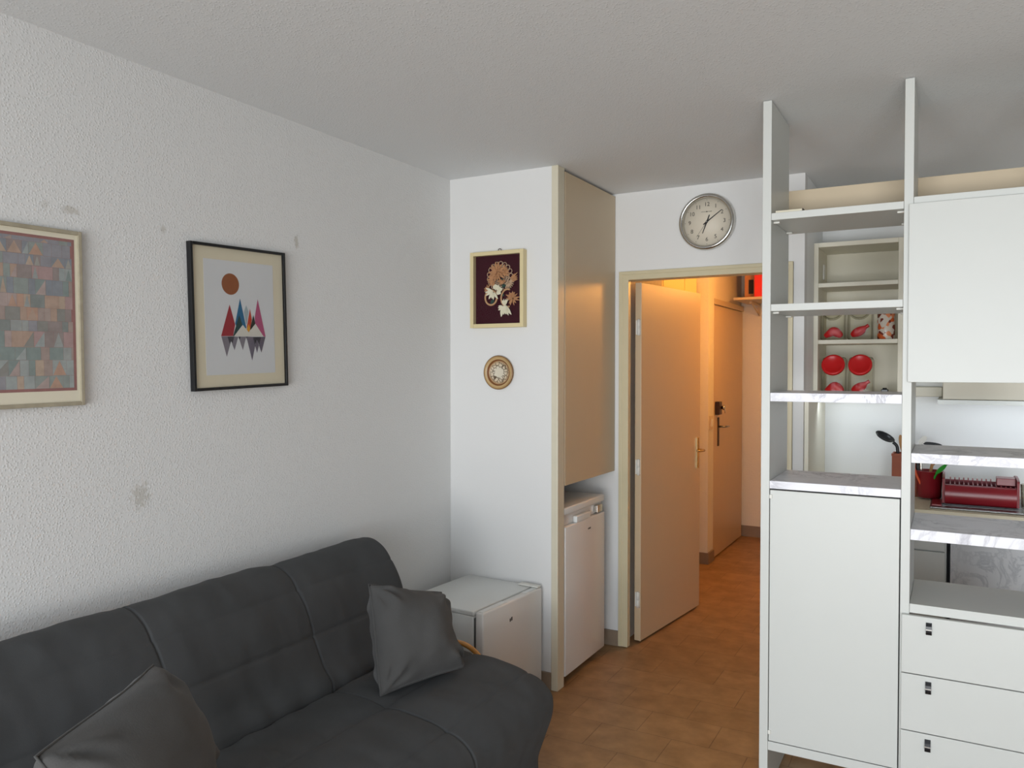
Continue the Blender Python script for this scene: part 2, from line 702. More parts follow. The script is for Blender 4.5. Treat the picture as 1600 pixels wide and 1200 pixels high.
# ---------------------------------------------------------------- the setting
def struct(name, boxes, m, label, cat, bev=0.0):
    mb = MB()
    for b in boxes:
        mb.box(*b, bev=bev)
    return tag(mb.build(name, m), label, cat, kind='structure')


struct('floor', [(XL - 0.1, XR + 0.1, YW - 0.1, 7.5, -0.1, 0.0)], M['floor'], 'mottled beige brown tiled floor running through to the hall', 'floor')
struct('ceiling', [(XL - 0.1, XR + 0.1, YW - 0.1, 7.5, H, H + 0.1)], M['ceiling'], 'white stippled ceiling over the whole flat', 'ceiling')
struct('wall_left', [(XL - 0.1, XL, YW - 0.1, 4.18, 0, H)], M['stucco'], 'long rough plastered white wall behind the sofa with two pictures', 'wall')
struct('wall_closet', [(XL, -1.662, YC, YC + 0.06, 0, H)], M['plain_wall'], 'narrow smooth white wall above the small fridge carrying the plate', 'wall')
struct('wall_back', [(XL, -1.585, YB, YB + 0.076, 0, H), (-1.585, -0.705, YB, YB + 0.076, 2.045, H),
                     (-0.705, XK, YB, YB + 0.076, 0, H)], M['plain_wall'], 'white wall around the hall doorway carrying the clock', 'wall')
struct('wall_passage', [(XK - 0.10, XK, YB + 0.076, 7.34, 0, H)], M['kitchen_wall'], 'white wall between the hall and the kitchen recess', 'wall')
struct('wall_kitchen', [(XK, XR, YK, YK + 0.1, 0, H)], M['kitchen_wall'], 'pale wall at the back of the kitchen recess behind the jars', 'wall')
struct('wall_right', [(XR, XR + 0.1, YW - 0.1, YK + 0.1, 0, H)], M['plain_wall'], 'white wall on the kitchen side of the room', 'wall')
struct('wall_front', [(XL - 0.1, -1.75, YW - 0.1, YW, 0, H), (2.3, XR, YW - 0.1, YW, 0, H),
                      (-1.75, 2.3, YW - 0.1, YW, 2.45, H), (-1.75, 2.3, YW - 0.1, YW, 0, 0.05)], M['plain_wall'], 'white wall holding the balcony opening opposite the hall', 'wall')
wf = MB()
for b in ((-1.75, -1.70, 0.05, 2.45), (2.25, 2.3, 0.05, 2.45), (0.25, 0.31, 0.05, 2.45)):
    wf.box(b[0], b[1], YW - 0.08, YW - 0.03, b[2], b[3])
wf.box(-1.75, 2.3, YW - 0.08, YW - 0.03, 0.05, 0.10)
wf.box(-1.75, 2.3, YW - 0.08, YW - 0.03, 2.40, 2.45)
tag(wf.build('window_1', M['unit_white']), 'white balcony window frame opposite the hall', 'window', kind='structure')
# hall
struct('wall_hall_left', [(-1.95, -1.60, YB + 0.076, 4.80, 0, H), (-1.95, -1.85, 4.80, 6.14, 0, H), (-1.95, -1.666, 6.14, 6.30, 0, H), (-1.95, -1.71, 6.30, 7.34, 0, H),  # first box is a pier added to keep lamplight off the door gap
                          (-1.71, -1.69, 6.30, 7.34, 2.05, H)], M['hall_wall'], 'orange lit rough wall of the hall beside the entry door', 'wall')
struct('wall_hall_end', [(-1.95, XK, 7.34, 7.44, 0, H)], M['hall_wall'], 'warm lit end wall of the hall under the shelf', 'wall')
struct('baseboard_hall_end', [(-1.685, -0.74, 7.328, 7.34, 0, 0.10)], M['skirting'], 'brown tile skirting along the end of the hall', 'baseboard', 0.002)
struct('baseboard_hall_left', [(-1.676, -1.654, 6.128, 6.30, 0, 0.09), (-1.84, -1.676, 6.128, 6.14, 0, 0.09)], M['skirting'], 'brown tile skirting round the pier before the entry door', 'baseboard', 0.002)
struct('baseboard_back', [(-1.70, -1.603, YB - 0.012, YB, 0, 0.085)], M['skirting'], 'brown tile skirting between tall fridge and door frame', 'baseboard', 0.002)
struct('baseboard_closet', [(XL, -1.664, YC - 0.012, YC, 0, 0.085)], M['skirting'], 'brown tile skirting behind the small fridge', 'baseboard', 0.002)
struct('trim_1', [(-1.664, XP, YC - 0.006, YC + 0.066, 0, H)], M['post_paint'], 'beige corner post from floor to ceiling beside the tall fridge', 'post', 0.003)

# door frame (a rebated profile) and the open door
fr = MB()
fr.box(-1.603, -1.549, YB - 0.012, YB + 0.028, 0.004, 2.066, 0.002)
fr.box(-0.727, -0.690, YB - 0.012, YB + 0.09, 0.004, 2.066, 0.002)
fr.box(-1.603, -0.690, YB - 0.0125, YB + 0.0895, 2.024, 2.0665, 0.002)
fr.box(-1.603, -1.585, YB - 0.016, YB, 0.004, 2.07, 0.002)
fr.box(-0.708, -0.690, YB - 0.016, YB, 0.004, 2.07, 0.002)
fr.box(-1.603, -0.690, YB - 0.0165, YB, 2.052, 2.0705, 0.002)
tag(fr.build('trim_2', M['beige_paint']), 'beige painted door frame around the hall doorway', 'door frame', kind='structure')

leaf_ang = math.atan2(0.833, 0.099)      # direction of the open leaf seen from above
dl = empty('door_1', (-1.5135, YB + 0.098, 0), (0, 0, leaf_ang))
tag(dl, 'cream flush door standing open into the hall', 'door', kind='structure')
box_obj('door_leaf', (0.0, 0.835, -0.0, 0.038, 0.012, 2.020), M['leaf_paint'], dl, 0.002)
hp = MB()
for s in (0,):
    hp.prism([(0.775, -0.0005, 0.905), (0.80, -0.0005, 0.905), (0.80, -0.0005, 1.10), (0.775, -0.0005, 1.10)], (0, -0.007, 0))
    hp.prism([(0.775, 0.0385, 0.905), (0.80, 0.0385, 0.905), (0.80, 0.0385, 1.10), (0.775, 0.0385, 1.10)], (0, 0.007, 0))
hplate = hp.build('handle_plate', M['gold_metal'], dl)
lv = MB()
lv.tube([(0.7875, -0.007, 1.02), (0.7875, -0.045, 1.02), (0.775, -0.052, 1.021), (0.70, -0.054, 1.024), (0.675, -0.050, 1.026)], [0.009, 0.009, 0.009, 0.008, 0.007])
lv.tube([(0.7875, 0.045, 1.02), (0.7875, 0.085, 1.02), (0.775, 0.09, 1.021), (0.69, 0.09, 1.024)], [0.009, 0.009, 0.009, 0.008])
lv.build('handle_lever', M['gold_metal'], dl)
for z in (1.77, 0.99, 0.245):
    h = MB()
    h.lathe([(0.0075, -0.045), (0.0075, -0.002), (0.0055, -0.001), (0.0055, 0.001), (0.0075, 0.002), (0.0075, 0.045)], (-0.008, 0.012, z), seg=14)
    h.box(-0.004, -0.0005, 0.004, 0.032, z - 0.04, z + 0.04)
    h.build('hinge', M['white_plastic'], dl)

# entry door in the hall
ed = empty('door_2', (-1.70, 6.30, 0))
tag(ed, 'cream entry door at the far left of the hall', 'door', kind='structure')
box_obj('door_leaf', (0.0, 0.032, 0.012, 0.985, 0.012, 2.045), M['leaf_paint'], ed, 0.002)
lb = MB()
lb.box(0.032, 0.068, 0.045, 0.135, 1.165, 1.27, 0.004)
lk = lb.build('lock_box', M['dark_metal'], ed)
kn = MB()
kn.lathe([(0.012, 0), (0.012, 0.014), (0.02, 0.016), (0.02, 0.03), (0.0, 0.032)], (0.068, 0.10, 1.222), axis='x', seg=16)
kn.tube([(0.088, 0.10, 1.222), (0.10, 0.10, 1.20), (0.10, 0.10, 1.178)], 0.004, 6)
kn.build('lock_knob', M['chrome'], lk)
ep = MB()
ep.box(0.032, 0.040, 0.125, 0.165, 0.905, 1.14, 0.004)
epo = ep.build('handle_plate', M['dark_metal'], ed)
el = MB()
el.tube([(0.04, 0.145, 1.065), (0.085, 0.145, 1.065), (0.092, 0.16, 1.065), (0.094, 0.26, 1.062)], [0.009, 0.009, 0.009, 0.007])
el.build('handle_lever', M['steel'], epo)

sw = empty('light_switch', (-1.666, 6.205, 1.11))
tag(sw, 'small ivory light switch on the hall pier beside the entry door', 'light switch')
box_obj('switch_plate', (0, 0.01, -0.04, 0.04, -0.055, 0.055), M['switch'], sw, 0.003)
box_obj('rocker', (0.01, 0.015, -0.02, 0.02, -0.03, 0.03), M['white_plastic'], sw, 0.002)

# hall cupboard along the left side
hc = empty('hall_cupboard', (-1.85, 5.15, 0))
tag(hc, 'pale yellow built-in cupboard seen above the open hall door', 'cupboard')
box_obj('carcass', (0.0, 0.07, -0.345, 0.985, 0.01, 2.49), M['dark_wood'], hc)
for (a, b) in ((-0.342, 0.16), (0.172, 0.662), (0.674, 0.983)):
    box_obj('door', (0.071, 0.09, a, b, 0.03, 2.485), M['yellow_panel'], hc, 0.002)

# hall wall lamp, hidden behind the door jamb
lp = empty('wall_lamp', (XK - 0.10, 5.7, 2.22))
tag(lp, 'warm lamp high on the hall wall beside the kitchen', 'lamp')
box = MB()
box.lathe([(0.0, -0.001), (0.045, -0.001), (0.045, -0.012), (0.02, -0.018), (0.016, -0.03), (0.0, -0.03)], axis='x', seg=28)
box.build('lamp_base', M['white_plastic'], lp)

# hall shelf, its batten and what lies on it
hs = empty('wall_shelf', (-1.2, 7.1, 2.13))
tag(hs, 'narrow high shelf across the end of the hall', 'shelf')
box_obj('shelf_board', (-0.435, 0.455, -0.30, 0.235, -0.011, 0.011), M['cupboard_paint'], hs, 0.002)
box_obj('batten', (-0.489, -0.466, -0.78, 0.235, -0.075, -0.03), M['cupboard_paint'], hs, 0.002)
br_ = MB()
br_.box(-0.34, -0.32, -0.12, 0.235, -0.03, -0.0115, 0.001)
br_.box(-0.34, -0.32, 0.215, 0.237, -0.12, -0.03, 0.001)
br_.tube([(-0.33, -0.08, -0.025), (-0.33, 0.215, -0.11)], 0.006, 8)
br_.build('shelf_bracket', M['cupboard_paint'], hs)
bx = MB()
bx.box(-1.575, -1.475, 6.95, 7.25, 2.1415, 2.42, 0.003)
bx.mi = 1
bx.box(-1.54, -1.50, 6.945, 6.95, 2.18, 2.30)
tag(bx.build('cardboard_box', [M['brown_box'], M['dark_void']]), 'brown cardboard box on the hall shelf beside the red box', 'box')
rb = MB()
rb.box(-1.47, -1.16, 6.84, 7.22, 2.1415, 2.44, 0.004)
rb.mi = 1
rb.box(-1.475, -1.155, 6.835, 7.225, 2.40, 2.46, 0.004)
tag(rb.build('storage_box', [M['red_box'], M['red_box']]), 'bright red lidded box on the hall shelf', 'box')

# ---------------------------------------------------------------- cupboard above the tall fridge
cb = empty('wall_cupboard', (XP, YC + 0.07, 0.975))
tag(cb, 'tall cream cupboard above the fridge niche beside the hall door', 'cupboard')
box_obj('bottom_panel', (-0.60, -0.022, 0.0, 0.645, 0.002, 0.02), M['cupboard_paint'], cb)
box_obj('top_panel', (-0.60, -0.022, 0.0, 0.645, 1.48, 1.50), M['cupboard_paint'], cb)
box_obj('door', (-0.02, 0.0, 0.004, 0.646, 0.0, 1.511), M['cupboard_paint'], cb, 0.0015)


# ---------------------------------------------------------------- tall fridge in the niche
tf = empty('refrigerator', (XP, 3.452, 0))
tag(tf, 'tall white under-counter refrigerator standing in the niche below the cupboard', 'refrigerator')
b = MB()
b.box(-0.56, -0.05, 0.0, 0.498, 0.03, 0.828, 0.004)
b.build('cabinet', M['appliance'], tf)
box_obj('top', (-0.565, -0.004, -0.001, 0.499, 0.829, 0.864), M['appliance'], tf, 0.006, 3)
d = MB()
d.box(-0.048, 0.0, 0.002, 0.497, 0.04, 0.772, 0.006, 3)
d.box(-0.048, -0.022, 0.002, 0.497, 0.7721, 0.826, 0.003)
dd = d.build('door', M['appliance_door'], tf)
g = MB()
g.box(-0.021, 0.003, 0.13, 0.30, 0.7722, 0.806, 0.005, 3)
g.build('handle', M['appliance'], dd)
cl = MB()
cl.box(-0.0215, -0.002, 0.40, 0.47, 0.779, 0.818, 0.003)
cl.build('hinge_cover', M['chrome'], dd)
lg = MB()
for i in range(4):
    lg.box(0.0002, 0.001, 0.272 + i * 0.009, 0.278 + i * 0.009, 0.714, 0.720 + 0.003 * (i % 2))
lg.build('logo', M['logo'], dd)
for y in (0.05, 0.45):
    for x in (-0.50, -0.09):
        ft = MB()
        ft.lathe([(0.02, 0), (0.02, 0.01), (0.012, 0.012), (0.012, 0.03)], (x, y, 0), seg=14)
        ft.build('foot', M['black_plastic'], tf)

# ---------------------------------------------------------------- small fridge in the corner
mf = empty('mini_fridge', (-1.732, 2.855, 0), (0, 0, math.radians(-4)))
tag(mf, 'small white cube fridge in the corner behind the sofa end', 'fridge')
box_obj('cabinet', (-0.43, -0.052, 0.0, 0.485, 0.03, 0.478), M['appliance'], mf, 0.005, 3)
tp = MB()
tp.box(-0.432, -0.050, -0.002, 0.487, 0.479, 0.50, 0.005, 3)
tp.build('top', M['appliance'], mf)
d = MB()
d.box(-0.042, 0.0, -0.001, 0.486, 0.035, 0.4985, 0.008, 3)
dd = d.build('door', M['appliance_door'], mf)
box_obj('grip', (-0.036, -0.010, 0.012, 0.19, 0.4987, 0.5005), M['appliance'], dd, 0.0008)
box_obj('grip', (-0.036, -0.010, 0.36, 0.45, 0.4987, 0.5005), M['appliance'], dd, 0.0008)
lg = MB()
lg.box(0.0002, 0.0012, 0.205, 0.213, 0.410, 0.424)
lg.box(0.0002, 0.0012, 0.217, 0.226, 0.412, 0.428)
lg.build('logo', M['logo'], dd)
gk = MB()
gk.box(-0.0515, -0.0425, 0.004, 0.48, 0.04, 0.47)
gk.build('door_seal', M['gasket'], mf)
hb = MB()
hb.box(-0.115, -0.005, 0.452, 0.486, 0.5008, 0.509, 0.003)
hb.build('hinge_cover', M['white_plastic'], mf)
for y in (0.05, 0.43):
    for x in (-0.38, -0.08):
        ft = MB()
        ft.lathe([(0.018, 0), (0.018, 0.03)], (x, y, 0), seg=14)
        ft.build('foot', M['black_plastic'], mf)


# ---------------------------------------------------------------- sofa
def catmull(pts, n, closed=False):
    out = []
    N = len(pts)
    m = N if closed else N - 1
    for i in range(m):
        if closed:
            p = [Vector(pts[(i + k) % N]) for k in (-1, 0, 1, 2)]
        else:
            p = [Vector(pts[max(0, min(N - 1, i + k))]) for k in (-1, 0, 1, 2)]
        for j in range(n):
            t = j / n
            out.append(0.5 * ((2 * p[1]) + (p[2] - p[0]) * t + (2 * p[0] - 5 * p[1] + 4 * p[2] - p[3]) * t * t + (3 * p[1] - p[0] - 3 * p[2] + p[3]) * t ** 3))
    if not closed:
        out.append(Vector(pts[-1]))
    return out


def hsh(a, b):
    return noise.noise(Vector((a, b, 3.7)))


def swept(prof, y0, y1, seams, lines, puff, ny, endr, seed):
    """closed (x,z) outline swept along y; grooves at y in seams; lines = (arc position along outline, y range)"""
    P = prof
    n = len(P)
    cx = sum(p.x for p in P) / n
    cz = sum(p.y for p in P) / n
    arc = [0]
    for i in range(1, n):
        arc.append(arc[-1] + (P[i] - P[i - 1]).length)
    tot = arc[-1] + (P[0] - P[-1]).length
    nor = []
    for i in range(n):
        t = P[(i + 1) % n] - P[i - 1]
        nv = Vector((t.y, -t.x)).normalized()
        nor.append(nv)
    area2 = sum(P[i].x * P[(i + 1) % n].y - P[(i + 1) % n].x * P[i].y for i in range(n))
    if area2 < 0:
        nor = [-v for v in nor]
    ys = []
    m = ny
    for j in range(m + 1):
        ys.append(y0 + (y1 - y0) * j / m)
    # finer rows near the seams and the ends
    for s in seams:
        for d in (-0.016, -0.010, -0.006, -0.003, 0, 0.003, 0.006, 0.010, 0.016):
            ys.append(s + d)
    for d in (0.002, 0.006, 0.012, 0.02, 0.03):
        ys += [y0 + d, y1 - d]
    ys = sorted(set(round(y, 5) for y in ys if y0 <= y <= y1))
    t = bmesh.new()
    rows = []
    for y in ys:
        e = min(y - y0, y1 - y)
        sh = 0.0
        if e < endr:
            k = 1 - e / endr
            sh = endr * (1 - math.sqrt(max(0, 1 - k * k)))
        row = []
        for i in range(n):
            d = 0.0
            for s in seams:
                q = abs(y - s)
                d -= 0.005 * math.exp(-(q / 0.004) ** 2) + puff * 0.6 * math.exp(-(q / 0.05) ** 2)
            for (a, w) in lines:
                q = min(abs(arc[i] - a), tot - abs(arc[i] - a))
                d -= w * math.exp(-(q / 0.006) ** 2) + puff * 0.6 * math.exp(-(q / 0.04) ** 2)
            d += 0.008 * hsh(y * 3.1 + seed, arc[i] * 5.3) + 0.0045 * hsh(y * 10 + seed, arc[i] * 8) + 0.0022 * hsh(y * 26 + seed, arc[i] * 14)
            ca = min(arc[i], tot - arc[i])
            d += 0.006 * math.exp(-(ca / 0.10) ** 2) * noise.noise(Vector((y * 17 + seed, ca * 6, 1.3)))
            q = P[i] + nor[i] * (d - sh)
            row.append(t.verts.new((q.x, y, q.y)))
        rows.append(row)
    for a, b in zip(rows, rows[1:]):
        for i in range(n):
            k = (i + 1) % n
            t.faces.new((a[i], a[k], b[k], b[i]))
    for rw, sgn in ((rows[0], -1), (rows[-1], 1)):
        c = t.verts.new((cx, rw[0].co.y + sgn * 0.012, cz))
        mid = []
        for v in rw:
            mid.append(t.verts.new((v.co.x * .5 + cx * .5, v.co.y + sgn * 0.010, v.co.z * .5 + cz * .5)))
        for i in range(n):
            k = (i + 1) % n
            t.faces.new((rw[i], rw[k], mid[k], mid[i]))
            t.faces.new((mid[i], mid[k], c))
    return t


sofa = empty('sofa', (-1.75, 1.55, 0))
tag(sofa, 'long dark grey quilted fabric sofa bed along the left wall', 'sofa')
OFF = Vector((1.75, -1.55, 0))


def sofa_part(name, bm_, m):
    for v in bm_.verts:
        v.co += OFF
    mb = MB()
    mb.merge(bm_, None, True)
    return mb.build(name, m, sofa)


SEAMS = [0.90, 1.47, 2.05]
back_out = [Vector((p.x, p.y)) for p in catmull([
    Vector((-1.845, 0.445, 0)), Vector((-1.885, 0.52, 0)), Vector((-1.925, 0.62, 0)), Vector((-1.972, 0.72, 0)), Vector((-2.025, 0.795, 0)),
    Vector((-2.085, 0.835, 0)), Vector((-2.150, 0.838, 0)), Vector((-2.195, 0.80, 0)), Vector((-2.205, 0.70, 0)), Vector((-2.18, 0.55, 0)),
    Vector((-2.11, 0.36, 0)), Vector((-2.00, 0.28, 0)), Vector((-1.90, 0.33, 0))], 16, True)]
bk = swept(back_out, 0.60, 2.605, SEAMS, [(0.19, 0.007), (0.36, 0.003)], 0.007, 130, 0.05, 0.0)
sofa_part('backrest', bk, M['fabric'])
seat_out = [Vector((p.x, p.y)) for p in catmull([
    Vector((-1.87, 0.425, 0)), Vector((-1.76, 0.445, 0)), Vector((-1.60, 0.442, 0)), Vector((-1.45, 0.43, 0)), Vector((-1.34, 0.405, 0)),
    Vector((-1.272, 0.35, 0)), Vector((-1.262, 0.28, 0)), Vector((-1.295, 0.19, 0)), Vector((-1.325, 0.10, 0)), Vector((-1.335, 0.03, 0)),
    Vector((-1.42, 0.03, 0)), Vector((-1.62, 0.035, 0)), Vector((-1.82, 0.09, 0)), Vector((-1.93, 0.22, 0)), Vector((-1.93, 0.36, 0))], 16, True)]
seat_out.reverse()
# start the arc at the crease again
k0 = min(range(len(seat_out)), key=lambda i: (seat_out[i] - Vector((-1.87, 0.425))).length)
seat_out = seat_out[k0:] + seat_out[:k0]
# arc runs down behind first; walk it the other way so it starts over the seat
seat_out = [seat_out[0]] + seat_out[1:][::-1]
st = swept(seat_out, 0.60, 2.62, SEAMS, [(0.255, 0.006), (0.50, 0.005)], 0.008, 130, 0.05, 3.0)
sofa_part('seat', st, M['fabric'])


def pillow(name, label, cs, thick, m, nrm_flip, group, seed, ears=0.05):
    """square cushion between four corner points (top left, top right, bottom right, bottom left)"""
    tl, tr, br, bl = [Vector(c) for c in cs]
    ctr = (tl + tr + br + bl) / 4
    nv = ((tr - tl) + (br - bl)).cross((tl - bl) + (tr - br)).normalized()
    n = 44
    t = bmesh.new()
    top, bot = {}, {}
    for j in range(n + 1):
        for i in range(n + 1):
            u, v = i / n * 2 - 1, j / n * 2 - 1
            # edges bow inward between pointed corners
            bu = u * (1 - ears * (1 - v * v) * (0.6 + 0.4 * abs(u)))
            bv = v * (1 - ears * (1 - u * u) * (0.6 + 0.4 * abs(v)))
            a, c_ = (bu + 1) / 2, (bv + 1) / 2
            p = (tl * (1 - a) + tr * a) * c_ + (bl * (1 - a) + br * a) * (1 - c_)
            h = ((1 - u ** 4) * (1 - v ** 4)) ** 0.5 * (0.72 + 0.28 * (1 - u * u) * (1 - v * v))
            ru = (1 - abs(u)) * 22
            rv = (1 - abs(v)) * 22
            wr = 0.007 * math.sin(v * 15 + seed + 3 * u) * math.exp(-ru / 3.0) * min(1, ru) \
                + 0.007 * math.sin(u * 13 + 2 * seed + 2 * v) * math.exp(-rv / 3.0) * min(1, rv) \
                + 0.012 * hsh(u * 1.3 + seed, v * 1.2) + 0.005 * hsh(u * 3.3 + seed, v * 3.1)
            # folds running in from the four corners
            for (cu, cv) in ((-1, -1), (1, -1), (1, 1), (-1, 1)):
                du, dv = u - cu, v - cv
                dd_ = math.hypot(du, dv)
                an = math.atan2(abs(dv), abs(du))
                wr += 0.011 * math.sin(an * 9 + seed + cu) * math.exp(-((dd_ - 0.38) / 0.22) ** 2)
            hh = thick / 2 * h + wr * (h > 0.02)
            pp = p + nv * (thick * 0.08 * hsh(u + seed, v))
            edge = i in (0, n) or j in (0, n)
            top[i, j] = t.verts.new(pp + nv * (0 if edge else hh) - ctr)
            bot[i, j] = top[i, j] if edge else t.verts.new(pp - nv * hh - ctr)
    for j in range(n):
        for i in range(n):
            t.faces.new((top[i, j], top[i + 1, j], top[i + 1, j + 1], top[i, j + 1]))
            q = (bot[i, j], bot[i, j + 1], bot[i + 1, j + 1], bot[i + 1, j])
            try:
                t.faces.new(q)
            except ValueError:
                pass
    mb = MB()
    mb.merge(t, None, True)
    o = mb.build(name, m, None, ctr)
    tag(o, label, 'cushion', group)
    # seam piping round the edge
    edge_pts = []
    for (u, v) in [(k / 14 * 2 - 1, 1) for k in range(14)] + [(1, 1 - k / 14 * 2) for k in range(14)] + \
            [(1 - k / 14 * 2, -1) for k in range(14)] + [(-1, k / 14 * 2 - 1) for k in range(14)]:
        i, j = round((u + 1) / 2 * n), round((v + 1) / 2 * n)
        bu = u * (1 - ears * (1 - v * v) * (0.6 + 0.4 * abs(u)))
        bv = v * (1 - ears * (1 - u * u) * (0.6 + 0.4 * abs(v)))
        a, c_ = (bu + 1) / 2, (bv + 1) / 2
        edge_pts.append((tl * (1 - a) + tr * a) * c_ + (bl * (1 - a) + br * a) * (1 - c_) + nv * (thick * 0.08 * hsh(u + seed, v)) - ctr)
    mb = MB()
    mb.tube(edge_pts, 0.0035, 8, closed=True)
    mb.build('seam', m, o)
    return o


pillow('cushion', 'dark grey square velour cushion at the far sofa end near the small fridge',
       [(-1.772, 2.145, 0.79), (-1.685, 2.468, 0.694), (-1.555, 2.415, 0.452), (-1.662, 2.08, 0.447)], 0.21, M['cushion'], 1, None, 1.3, 0.035)
pillow('cushion', 'lighter grey velour cushion at the near end of the sofa with its corner pointing up',
       [(-1.53, 0.875, 0.80), (-1.745, 1.285, 0.80), (-1.675, 1.415, 0.50), (-1.47, 1.02, 0.485)], 0.24, M['cushion'], 1, None, 4.1, 0.02)

# ---------------------------------------------------------------- cane rack between sofa and small fridge
rk = empty('rattan_basket', (-1.765, 2.72, 0))
tag(rk, 'varnished cane basket with hoop handle between sofa end and small fridge', 'basket')
hd = MB()
arc_pts = [(-0.16 + 0.0, 0, 0.16)]
arc_pts = [(0.165 * math.cos(a), 0.0, 0.20 + 0.212 * math.sin(a)) for a in [PI * k / 24 for k in range(25)]]
hd.tube(arc_pts, 0.0105, 12)
hd.build('handle', M['rattan'], rk)
bs = MB()
for k in range(9):
    z = 0.012 + k * 0.022
    f = 0.75 + 0.25 * k / 8
    bs.tube([(0.165 * f * math.cos(a), 0.068 * f * math.sin(a), z) for a in [2 * PI * q / 28 for q in range(28)]], 0.011, 8, closed=True)
bs.build('bowl', M['rattan'], rk)
bb = MB()
bb.box(-0.11, 0.11, -0.04, 0.04, 0.004, 0.012)
bb.build('base', M['rattan'], rk)


# ---------------------------------------------------------------- pictures on the left wall
def wall_frame_x(name, label, y0, y1, z0, z1, tilt, depth, fw, fm):
    cy, cz = (y0 + y1) / 2, (z0 + z1) / 2
    e = empty(name, (XL, cy, cz), (tilt, 0, 0))
    tag(e, label, 'picture')
    hy, hz = (y1 - y0) / 2, (z1 - z0) / 2
    f = MB()
    f.box(0.001, depth, -hy, -hy + fw, -hz, hz, 0.0015)
    f.box(0.001, depth, hy - fw, hy, -hz, hz, 0.0015)
    f.box(0.001, depth, -hy + fw, hy - fw, -hz, -hz + fw, 0.0015)
    f.box(0.001, depth, -hy + fw, hy - fw, hz - fw, hz, 0.0015)
    f.build('frame', fm, e)
    return e, hy, hz


# black frame with the mountain print
e, hy, hz = wall_frame_x('framed_print', 'black framed print of coloured peaks under a brown sun on the left wall', 1.788, 2.217, 1.472, 1.976, math.radians(1.6), 0.022, 0.010, M['black_frame'])
box_obj('mount', (0.002, 0.012, -hy + 0.010, hy - 0.010, -hz + 0.010, hz - 0.010), M['mat_cream'], e)
shapes = dict(
    r1=([(1.9142, 1.6559), (1.9445, 1.6564), (1.9548, 1.6341), (1.9377, 1.5845)], (128, 122, 132)),
    rd1=([(1.9409, 1.6563), (1.9711, 1.6573), (1.9636, 1.6287), (1.9577, 1.6399), (1.9512, 1.6298)], (62, 58, 66)),
    r2=([(1.9618, 1.6286), (1.9711, 1.6573), (1.989, 1.6564), (1.9723, 1.6084)], (126, 120, 130)),
    rd2=([(1.989, 1.6573), (2.0007, 1.6577), (1.9947, 1.6452)], (60, 56, 64)),
    r3=([(1.9947, 1.6452), (2.0007, 1.6577), (2.0256, 1.6585), (2.0096, 1.6091)], (130, 124, 132)),
    rd3=([(2.0238, 1.6584), (2.0338, 1.6588), (2.0292, 1.6462)], (60, 56, 64)),
    r4=([(2.0274, 1.6534), (2.033, 1.6587), (2.0573, 1.6587), (2.0676, 1.6283), (2.0527, 1.5726)], (112, 104, 118)),
    rd4=([(2.0562, 1.6586), (2.0955, 1.6599), (2.0856, 1.6302), (2.0751, 1.649), (2.0665, 1.6297)], (56, 52, 60)),
    r5=([(2.0665, 1.6268), (2.0751, 1.649), (2.0848, 1.6287), (2.0757, 1.6006)], (110, 102, 116)),
    r6=([(2.0848, 1.6287), (2.0955, 1.6599), (2.1169, 1.6615), (2.0968, 1.6018)], (104, 96, 110)),
    grey=([(2.0155, 1.7479), (2.0261, 1.7716), (2.037, 1.7492), (2.0279, 1.7025), (2.0243, 1.7052)], (166, 182, 188)),
    red=([(1.9131, 1.6567), (1.951, 1.7693), (1.9751, 1.7), (1.9657, 1.6585)], (158, 32, 44)),
    blue=([(1.9751, 1.7029), (1.9977, 1.794), (2.026, 1.6908), (2.0222, 1.6849), (2.0095, 1.7002), (1.99, 1.68)], (30, 104, 146)),
    green=([(1.9657, 1.6585), (1.9935, 1.7351), (2.0077, 1.7015), (1.9711, 1.6578)], (30, 66, 62)),
    orange=([(2.0278, 1.6924), (2.0434, 1.7597), (2.0516, 1.721), (2.0426, 1.6828), (2.0369, 1.6739)], (200, 58, 28)),
    yellow=([(2.027, 1.6851), (2.0372, 1.7058), (2.0445, 1.6858), (2.0369, 1.6739)], (224, 158, 36)),
    dark=([(2.0446, 1.6916), (2.0589, 1.7389), (2.0684, 1.7073), (2.0445, 1.6829)], (34, 38, 28)),
    pink=([(2.0657, 1.7305), (2.0796, 1.7972), (2.1169, 1.6621), (2.1071, 1.6618), (2.0673, 1.7072)], (184, 84, 124)),
    white=([(1.9693, 1.6578), (2.0095, 1.7002), (2.0369, 1.6739), (2.0684, 1.7073), (2.1071, 1.6618)], (222, 218, 208)))
pm = MB()
pmats = [M['paper']]
CY, CZ = (1.788 + 2.217) / 2, (1.472 + 1.976) / 2
ct, s_t = math.cos(math.radians(-1.6)), math.sin(math.radians(-1.6))


def unt(y, z):
    dy, dz = y - CY, z - CZ
    return dy * ct - dz * s_t, dy * s_t + dz * ct


pm.box(0.0122, 0.0128, -0.157, 0.157, -0.2, 0.2)
sunp = []
sc = (1.955, 1.8412)
for k in range(40):
    a = 2 * PI * k / 40
    sunp.append((sc[0] + 0.0385 * math.cos(a), sc[1] + 0.0375 * math.sin(a)))
shapes['sun'] = (sunp, (150, 84, 40))
for i, (k, (pts, colr)) in enumerate(shapes.items()):
    pmats.append(mat('print_ink_' + k, rgb(*colr), 0.7, var=0.08, vscale=60))
    pm.mi = i + 1
    pm.poly([(0.0130 + i * 0.00004,) + unt(*q) for q in pts])
pr_ = pm.build('print', pmats, e)
pg = MB()
pg.box(0.0150, 0.0165, -hy + 0.0105, hy - 0.0105, -hz + 0.0105, hz - 0.0105)
pg.build('glazing', M['clear'], e)

